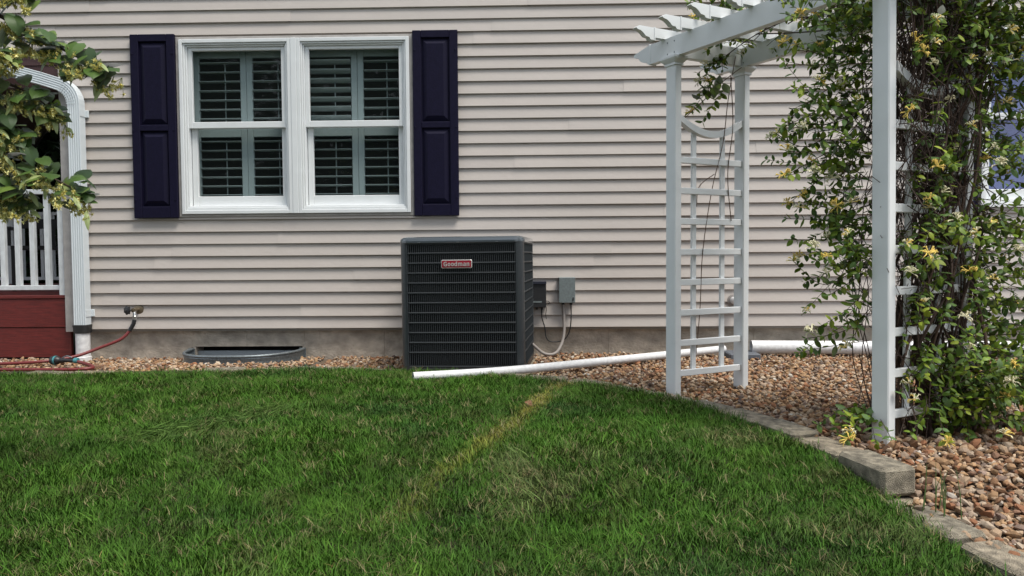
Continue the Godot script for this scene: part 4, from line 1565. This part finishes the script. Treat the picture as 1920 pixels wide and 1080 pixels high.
	for i in 40:    # hanging through between the rafters near the leafy side
		var v := rf(0.75, AW)
		var c := al(rf(0.15, AL + 0.1), v, 2.1)
		shoots.append([c, c + Vector3(rf(-0.15, 0.1), rf(-0.45, -0.1), rf(-0.1, 0.1)), 0.05])
	for i in 5:    # the bunch at the far post
		var c := al(rf(0.12, 0.35), 0.0, rf(1.86, 1.98))
		shoots.append([al(0.42, 0.02, 2.02), c + Vector3(rf(-0.03, 0.05), -0.05, 0.05), 0.03])
	shoots.append([al(0.44, 0.02, 1.86), al(0.14, -0.02, 1.66), 0.05, 1.5])
	shoots.append([al(0.40, 0.02, 1.84), al(0.24, -0.02, 1.62), 0.04, 1.5])
	shoots.append([al(0.42, 0.0, 1.9), al(0.20, 0.0, 1.78), 0.04, 1.5])
	for q in shoots:
		var a: Vector3 = q[0]
		var e: Vector3 = q[1]
		var mid := (a + e) * 0.5 + Vector3(rf(-0.04, 0.04), q[2] + rf(-0.02, 0.02), rf(-0.04, 0.04))
		var p := curve([a, mid, e], 12)
		twigs.tube(p, rf(0.0010, 0.0019), 4, false)
		var length := (mid - a).length() + (e - mid).length()
		var n := int(length / rf(0.029, 0.046)) + 1
		for k in n:
			var s := lerpf(0.18, 1.0, (k + 1.0) / n)
			var f := s * 12.0
			var i0: int = min(int(f), 11)
			var pos := p[i0].lerp(p[i0 + 1], f - i0)
			var dir := (p[i0 + 1] - p[i0]).normalized()
			var side := dir.cross(Vector3.UP)
			if side.length() < 0.2: side = dir.cross(Vector3.RIGHT)
			side = side.normalized().rotated(dir, rf(-0.9, 0.9) + (PI / 2 if k % 2 else 0.0))
			var tone := rng.randi_range(0, 4)
			for sgn in [-1.0, 1.0]:
				if rng.randf() < 0.12: continue
				var ld: Vector3 = (side * sgn + dir * rf(0.1, 0.7) + Vector3.DOWN * rf(0.0, 0.5)).normalized()
				var size: float = rf(0.033, 0.061) * lerpf(1.08, 0.72, s) * (q[3] if q.size() > 3 else 1.0)
				var up := (Vector3.UP + Vector3(rf(-0.5, 0.5), 0, rf(0.0, 0.9))).normalized()
				list.append([Transform3D(leaf_basis(ld, up, size), pos), tone if rng.randf() < 0.7 else rng.randi_range(0, 4), rf(0.75, 1.25), rng.randi_range(0, 2)])
		if rng.randf() < 0.30 and e.distance_to(a) > 0.12:
			flowers.append([e, (e - p[10]).normalized()])
	var tw := part("twigs", twigs, M.stem, t)
	tw.set_meta("kind", "stuff")
	# bare runners on the other ladder side
	for q in [[al(0.46, 0.03, 2.02), al(0.40, 0.03, 1.75), al(0.36, 0.03, 1.49), al(0.28, 0.02, 1.2), al(0.20, 0.03, 0.83), al(0.19, 0.02, 0.5), al(0.16, 0.02, 0.22)], [al(0.42, 0.03, 1.9), al(0.44, 0.03, 1.6), al(0.40, 0.03, 1.3), al(0.43, 0.03, 1.02)], [al(0.48, 0.06, 1.95), al(0.36, 0.03, 1.86), al(0.22, 0.02, 1.74), al(0.08, 0.0, 1.62)], [al(0.30, 0.02, 1.3), al(0.18, 0.02, 1.22), al(0.16, 0.02, 1.1)]]:
		var b := MB.new()
		b.tube(curve(q, 30), rf(0.0018, 0.0030), 6, false)
		part("runner", b, M.stem_b, t)
	for i in 8:     # long stems along and under the rafters
		var v := rf(0.2, 0.9)
		var b := MB.new()
		b.tube(curve([al(rf(0.2, 0.5), v - 0.2, rf(1.95, 2.1)), al(rf(0.2, 0.5), v + 0.2, rf(2.0, 2.15)), al(rf(0.2, 0.4), AW - 0.1, rf(1.9, 2.2)), al(rf(0.2, 0.5), AW, rf(1.5, 1.9))], 24), rf(0.002, 0.005), 6, false)
		part("runner", b, M.stem, t)
	# flowers: clusters of curved tubes
	for i in 26:
		flowers.append([Vector3(rf(1.75, 2.7), rf(0.15, 2.1), rf(2.85, 3.1)), Vector3(rf(-0.4, 0.4), 0.3, 0.8)])
	var fm := []
	for s in 3:
		var b := MB.new()
		b.use_c = true
		for k in 11:
			var d := Vector3(rf(-1, 1), rf(-0.3, 1.0), rf(-1, 1)).normalized()
			var o := Vector3(rf(-0.006, 0.006), 0, rf(-0.006, 0.006))
			var white := s == 1 or (s == 2 and k % 2 == 0)
			b.col = Color(0.80, 0.75, 0.52) if white else Color(0.78, 0.57, 0.13)
			var tip := o + d * 0.026
			b.tube(PackedVector3Array([o, o + d * 0.013, tip]), [0.0012, 0.0018, 0.0034], 5, false)
			for w in 3:
				var dd := (d + Vector3(rf(-0.9, 0.9), rf(-0.9, 0.5), rf(-0.9, 0.9))).normalized()
				b.tube(PackedVector3Array([tip, tip + dd * 0.007, tip + (dd + Vector3.DOWN * 0.5) * 0.012]), [0.0022, 0.0020, 0.0005], 4, false)
		fm.append(b.mesh())
	var fmat := mat(1, 1, 1, 0.55)
	fmat.vertex_color_use_as_albedo = true
	fmat.backlight_enabled = true
	fmat.backlight = Color(0.4, 0.4, 0.4)
	for q in flowers:
		var o := inst("flower", fm[rng.randi_range(0, 2)], fmat, t)
		o.transform = Transform3D(Basis.from_euler(Vector3(rf(-0.6, 0.6), rf(0, TAU), rf(-0.6, 0.6))).scaled(Vector3.ONE * rf(0.65, 1.1)), q[0] + Vector3(0, 0.005, 0.012))
	print("honeysuckle leaves ", list.size(), " flowers ", flowers.size())
	leaves_to(t, list, meshes, tints)

# ---------------------------------------------------------------- linden at the left edge
func linden() -> void:
	var t := thing("linden_tree", "linden branch with heart shaped leaves and pale yellow blossom hanging in from the left", "tree", Vector3.ZERO)
	var b := MB.new()
	b.tube(curve([Vector3(-3.3, -0.6, 4.3), Vector3(-3.28, 0.6, 4.28), Vector3(-3.2, 1.8, 4.2), Vector3(-3.25, 3.2, 4.25), Vector3(-3.2, 5.0, 4.3)], 16), [0.13, 0.12, 0.115, 0.11, 0.105, 0.10, 0.095, 0.09, 0.085, 0.08, 0.075, 0.07, 0.06, 0.055, 0.05, 0.045, 0.04], 12)
	part("trunk", b, M.bark, t)
	var meshes := []
	for q in [[0.44, 0.22, 0.12], [0.42, 0.34, 0.22], [0.46, 0.10, 0.05]]:
		var m := MB.new()
		leaf_shape(m, q[0], q[1], q[2], true)
		meshes.append(m.mesh())
	var tints := [[0.040, 0.080, 0.018], [0.055, 0.105, 0.020], [0.030, 0.062, 0.020], [0.10, 0.155, 0.030]]
	var list := []
	var blossoms := []
	var bracts := []
	var limbs := [
		[Vector3(-3.2, 2.0, 4.2), Vector3(-2.6, 2.05, 3.95), Vector3(-2.1, 1.90, 3.7), Vector3(-1.82, 1.78, 3.6)],
		[Vector3(-2.5, 2.03, 3.9), Vector3(-2.1, 1.80, 3.65), Vector3(-1.86, 1.66, 3.6), Vector3(-1.70, 1.575, 3.6), Vector3(-1.56, 1.50, 3.6)],
		[Vector3(-3.2, 1.7, 4.2), Vector3(-2.6, 1.70, 3.9), Vector3(-2.15, 1.55, 3.65), Vector3(-1.90, 1.45, 3.58), Vector3(-1.78, 1.36, 3.55)],
		[Vector3(-3.2, 1.6, 4.2), Vector3(-2.6, 1.45, 3.9), Vector3(-2.15, 1.32, 3.7), Vector3(-1.95, 1.22, 3.6), Vector3(-1.78, 1.12, 3.6), Vector3(-1.635, 1.045, 3.6)],
		[Vector3(-2.6, 1.45, 3.9), Vector3(-2.2, 1.18, 3.7), Vector3(-2.0, 1.10, 3.62), Vector3(-1.88, 1.04, 3.6)],
		[Vector3(-3.2, 2.2, 4.2), Vector3(-2.6, 2.2, 3.9), Vector3(-2.15, 2.0, 3.7), Vector3(-1.86, 1.86, 3.62)],
		[Vector3(-2.6, 1.70, 3.9), Vector3(-2.2, 1.62, 3.75), Vector3(-2.0, 1.56, 3.7), Vector3(-1.88, 1.55, 3.68)],
		[Vector3(-2.6, 1.45, 3.9), Vector3(-2.2, 1.45, 3.75), Vector3(-2.0, 1.36, 3.65), Vector3(-1.9, 1.28, 3.6)]]
	for q in limbs:
		var p := curve(q, 40)
		var rr := []
		for k in p.size(): rr.append(lerpf(0.012, 0.0015, float(k) / p.size()))
		var lb := MB.new()
		lb.tube(p, rr, 7)
		part("branch", lb, M.bark, t)
		for k in range(10, p.size()):
			for w in 4:
				if rng.randf() < 0.22: continue
				var pos: Vector3 = p[k] + Vector3(rf(-0.05, 0.05), rf(-0.06, 0.045), rf(-0.06, 0.06)) * (1.0 if k < 36 else 0.4)
				var d := Vector3(rf(-0.6, 0.9), rf(-0.9, 0.1), rf(-0.2, 0.9))
				list.append([Transform3D(leaf_basis(d, Vector3(rf(-0.4, 0.4), 0.8, rf(0.0, 0.8)), rf(0.046, 0.078)), pos), 3 if rng.randf() < 0.18 else rng.randi_range(0, 2), rf(0.8, 1.2), rng.randi_range(0, 2)])
			for bb in 2:
				var pos: Vector3 = p[k] + Vector3(rf(-0.05, 0.05), rf(-0.08, -0.005), rf(-0.02, 0.08))
				blossoms.append(pos)
				if rng.randf() < 0.35: bracts.append([pos + Vector3(0, 0.02, 0), Vector3(rf(-0.5, 0.8), rf(-1, -0.2), rf(-0.2, 0.6))])
	# the rest of the crown, outside the frame
	for i in 2600:
		var d := Vector3(rf(-1, 1), rf(-1, 1), rf(-1, 1))
		if d.length() > 1.0: continue
		var pos := Vector3(-3.3, 4.3, 4.0) + d * Vector3(1.7, 1.8, 1.7)
		list.append([Transform3D(leaf_basis(Vector3(rf(-1, 1), rf(-0.9, 0.2), rf(-1, 1)), Vector3.UP, rf(0.09, 0.15)), pos), rng.randi_range(0, 2), rf(0.8, 1.2), rng.randi_range(0, 2)])
	leaves_to(t, list, meshes, tints)
	var bm := []
	for s in 3:
		var f := MB.new()
		f.use_c = true
		for k in 9:
			var c := Vector3(rf(-1, 1), rf(-1, 0.6), rf(-1, 1)) * 0.019
			f.col = Color(0.16, 0.19, 0.05)
			f.tube(PackedVector3Array([Vector3(0, 0.03, 0), c]), 0.0006, 3, false)
			for w in 12:
				var d := Vector3(rf(-1, 1), rf(-1, 1), rf(-1, 1)).normalized()
				f.col = Color(0.80, 0.77, 0.36) if w % 3 else Color(0.66, 0.55, 0.14)
				var side := d.cross(Vector3(0.3, 1, 0.2)).normalized() * 0.0034
				f.tri(c - side, c + side, c + d * 0.0115)
		bm.append(f.mesh())
	var fmat := mat(1, 1, 1, 0.7)
	fmat.vertex_color_use_as_albedo = true
	fmat.backlight_enabled = true
	fmat.backlight = Color(0.5, 0.5, 0.5)
	for p in blossoms:
		var o := inst("blossom", bm[rng.randi_range(0, 2)], fmat, t)
		o.transform = Transform3D(Basis.from_euler(Vector3(rf(-0.5, 0.5), rf(0, TAU), rf(-0.5, 0.5))).scaled(Vector3.ONE * rf(0.75, 1.2)), p)
	var br := MB.new()
	leaf_shape(br, 0.12, 0.2, 0.2)
	var brm := br.mesh()
	var bmat := mat(0.22, 0.27, 0.09, 0.5)
	bmat.backlight_enabled = true
	bmat.backlight = Color(0.5, 0.5, 0.5)
	for q in bracts:
		var o := inst("bract", brm, bmat, t)
		o.transform = Transform3D(leaf_basis(q[1], Vector3(0.2, 0.8, 0.6), rf(0.06, 0.09)), q[0])
	print("linden leaves ", list.size(), " blossoms ", blossoms.size())

# ---------------------------------------------------------------- trees behind
func simple_tree(label: String, at: Vector3, h: float, rad: float, n: int, tone: Color, seed_: int, low := 0.25) -> void:
	var r := RandomNumberGenerator.new()
	r.seed = seed_
	var t := thing("shade_tree", label, "tree", at)
	var b := MB.new()
	b.tube(PackedVector3Array([Vector3(0, -0.6, 0), Vector3(0.05, h * 0.3, 0), Vector3(0, h * 0.85, 0.05)]), [0.16, 0.12, 0.03], 9)
	for k in 7:
		var a := r.randf_range(0, TAU)
		var y := h * r.randf_range(0.3, 0.7)
		b.tube(PackedVector3Array([Vector3(0, y, 0), Vector3(cos(a) * rad * 0.4, y + h * 0.08, sin(a) * rad * 0.4), Vector3(cos(a) * rad * 0.8, y + h * 0.14, sin(a) * rad * 0.8)]), [0.05, 0.03, 0.01], 6)
	part("trunk", b, M.bark, t)
	var cl := MB.new()
	for k in 14:
		var d := Vector3(r.randf_range(-1, 1), r.randf_range(-1, 1), r.randf_range(-1, 1)).normalized()
		var keep := cl.xf
		cl.xf = Transform3D(leaf_basis(Vector3(r.randf_range(-1, 1), r.randf_range(-1, 0.3), r.randf_range(-1, 1)), Vector3.UP, 0.16), d * r.randf_range(0.05, 0.26))
		leaf_shape(cl, 0.34, 0.2, 0.2)
		cl.xf = keep
	var clumps := []
	for k in 26:
		var a := r.randf_range(0, TAU)
		var y := r.randf_range(low, 1.0)
		var w := rad * sqrt(clampf(1.0 - pow((y - 0.5) / 0.58, 2.0), 0.05, 1.0))
		clumps.append(Vector3(cos(a) * w * r.randf_range(0.3, 1.0), y * h, sin(a) * w * r.randf_range(0.3, 1.0)))
	var xs := []
	var cs := []
	for i in n:
		var c: Vector3 = clumps[r.randi_range(0, clumps.size() - 1)]
		var d := Vector3(r.randf_range(-1, 1), r.randf_range(-0.8, 0.8), r.randf_range(-1, 1))
		var p := c + d.normalized() * pow(r.randf(), 0.5) * rad * 0.42
		xs.append(Transform3D(Basis(Vector3.UP, r.randf_range(0, TAU)).scaled(Vector3.ONE * r.randf_range(0.7, 1.4)), p))
		cs.append(tone * r.randf_range(0.65, 1.3))
	many("crown", cl.mesh(), M.leafy, xs, cs, t)

func far_trees() -> void:
	simple_tree("dark green tree beyond the deck, nearest the house corner", Vector3(-8.2, -0.1, -6.0), 5.5, 2.0, 1500, Color(0.024, 0.05, 0.016), 71, 0.05)
	simple_tree("dark green tree beyond the deck, left of the other behind the railing", Vector3(-11.2, -0.1, -8.0), 6.5, 2.6, 1500, Color(0.03, 0.06, 0.018), 72, 0.05)
	simple_tree("low bushy shrub beyond the deck, seen between the balusters", Vector3(-8.6, -0.1, -7.4), 1.9, 2.2, 900, Color(0.03, 0.065, 0.018), 77, 0.0)
	# trees across the yard, seen mirrored in the window panes
	simple_tree("low rounded tree across the yard, shortest of the mirrored row", Vector3(-4.6, -0.7, 15.5), 5.6, 3.2, 2400, Color(0.035, 0.06, 0.018), 79, 0.0)
	simple_tree("broad tree across the yard mirrored in the left window pane", Vector3(-7.5, -0.7, 17.0), 11.0, 4.2, 3000, Color(0.035, 0.065, 0.018), 73, 0.1)
	simple_tree("broad tree across the yard mirrored in the right window pane", Vector3(-3.0, -0.7, 19.0), 12.0, 4.4, 3000, Color(0.04, 0.07, 0.018), 74, 0.1)
	simple_tree("tall tree across the yard at the far left of the mirrored row", Vector3(-12.0, -0.7, 17.5), 12.0, 4.4, 3000, Color(0.032, 0.06, 0.02), 75, 0.1)
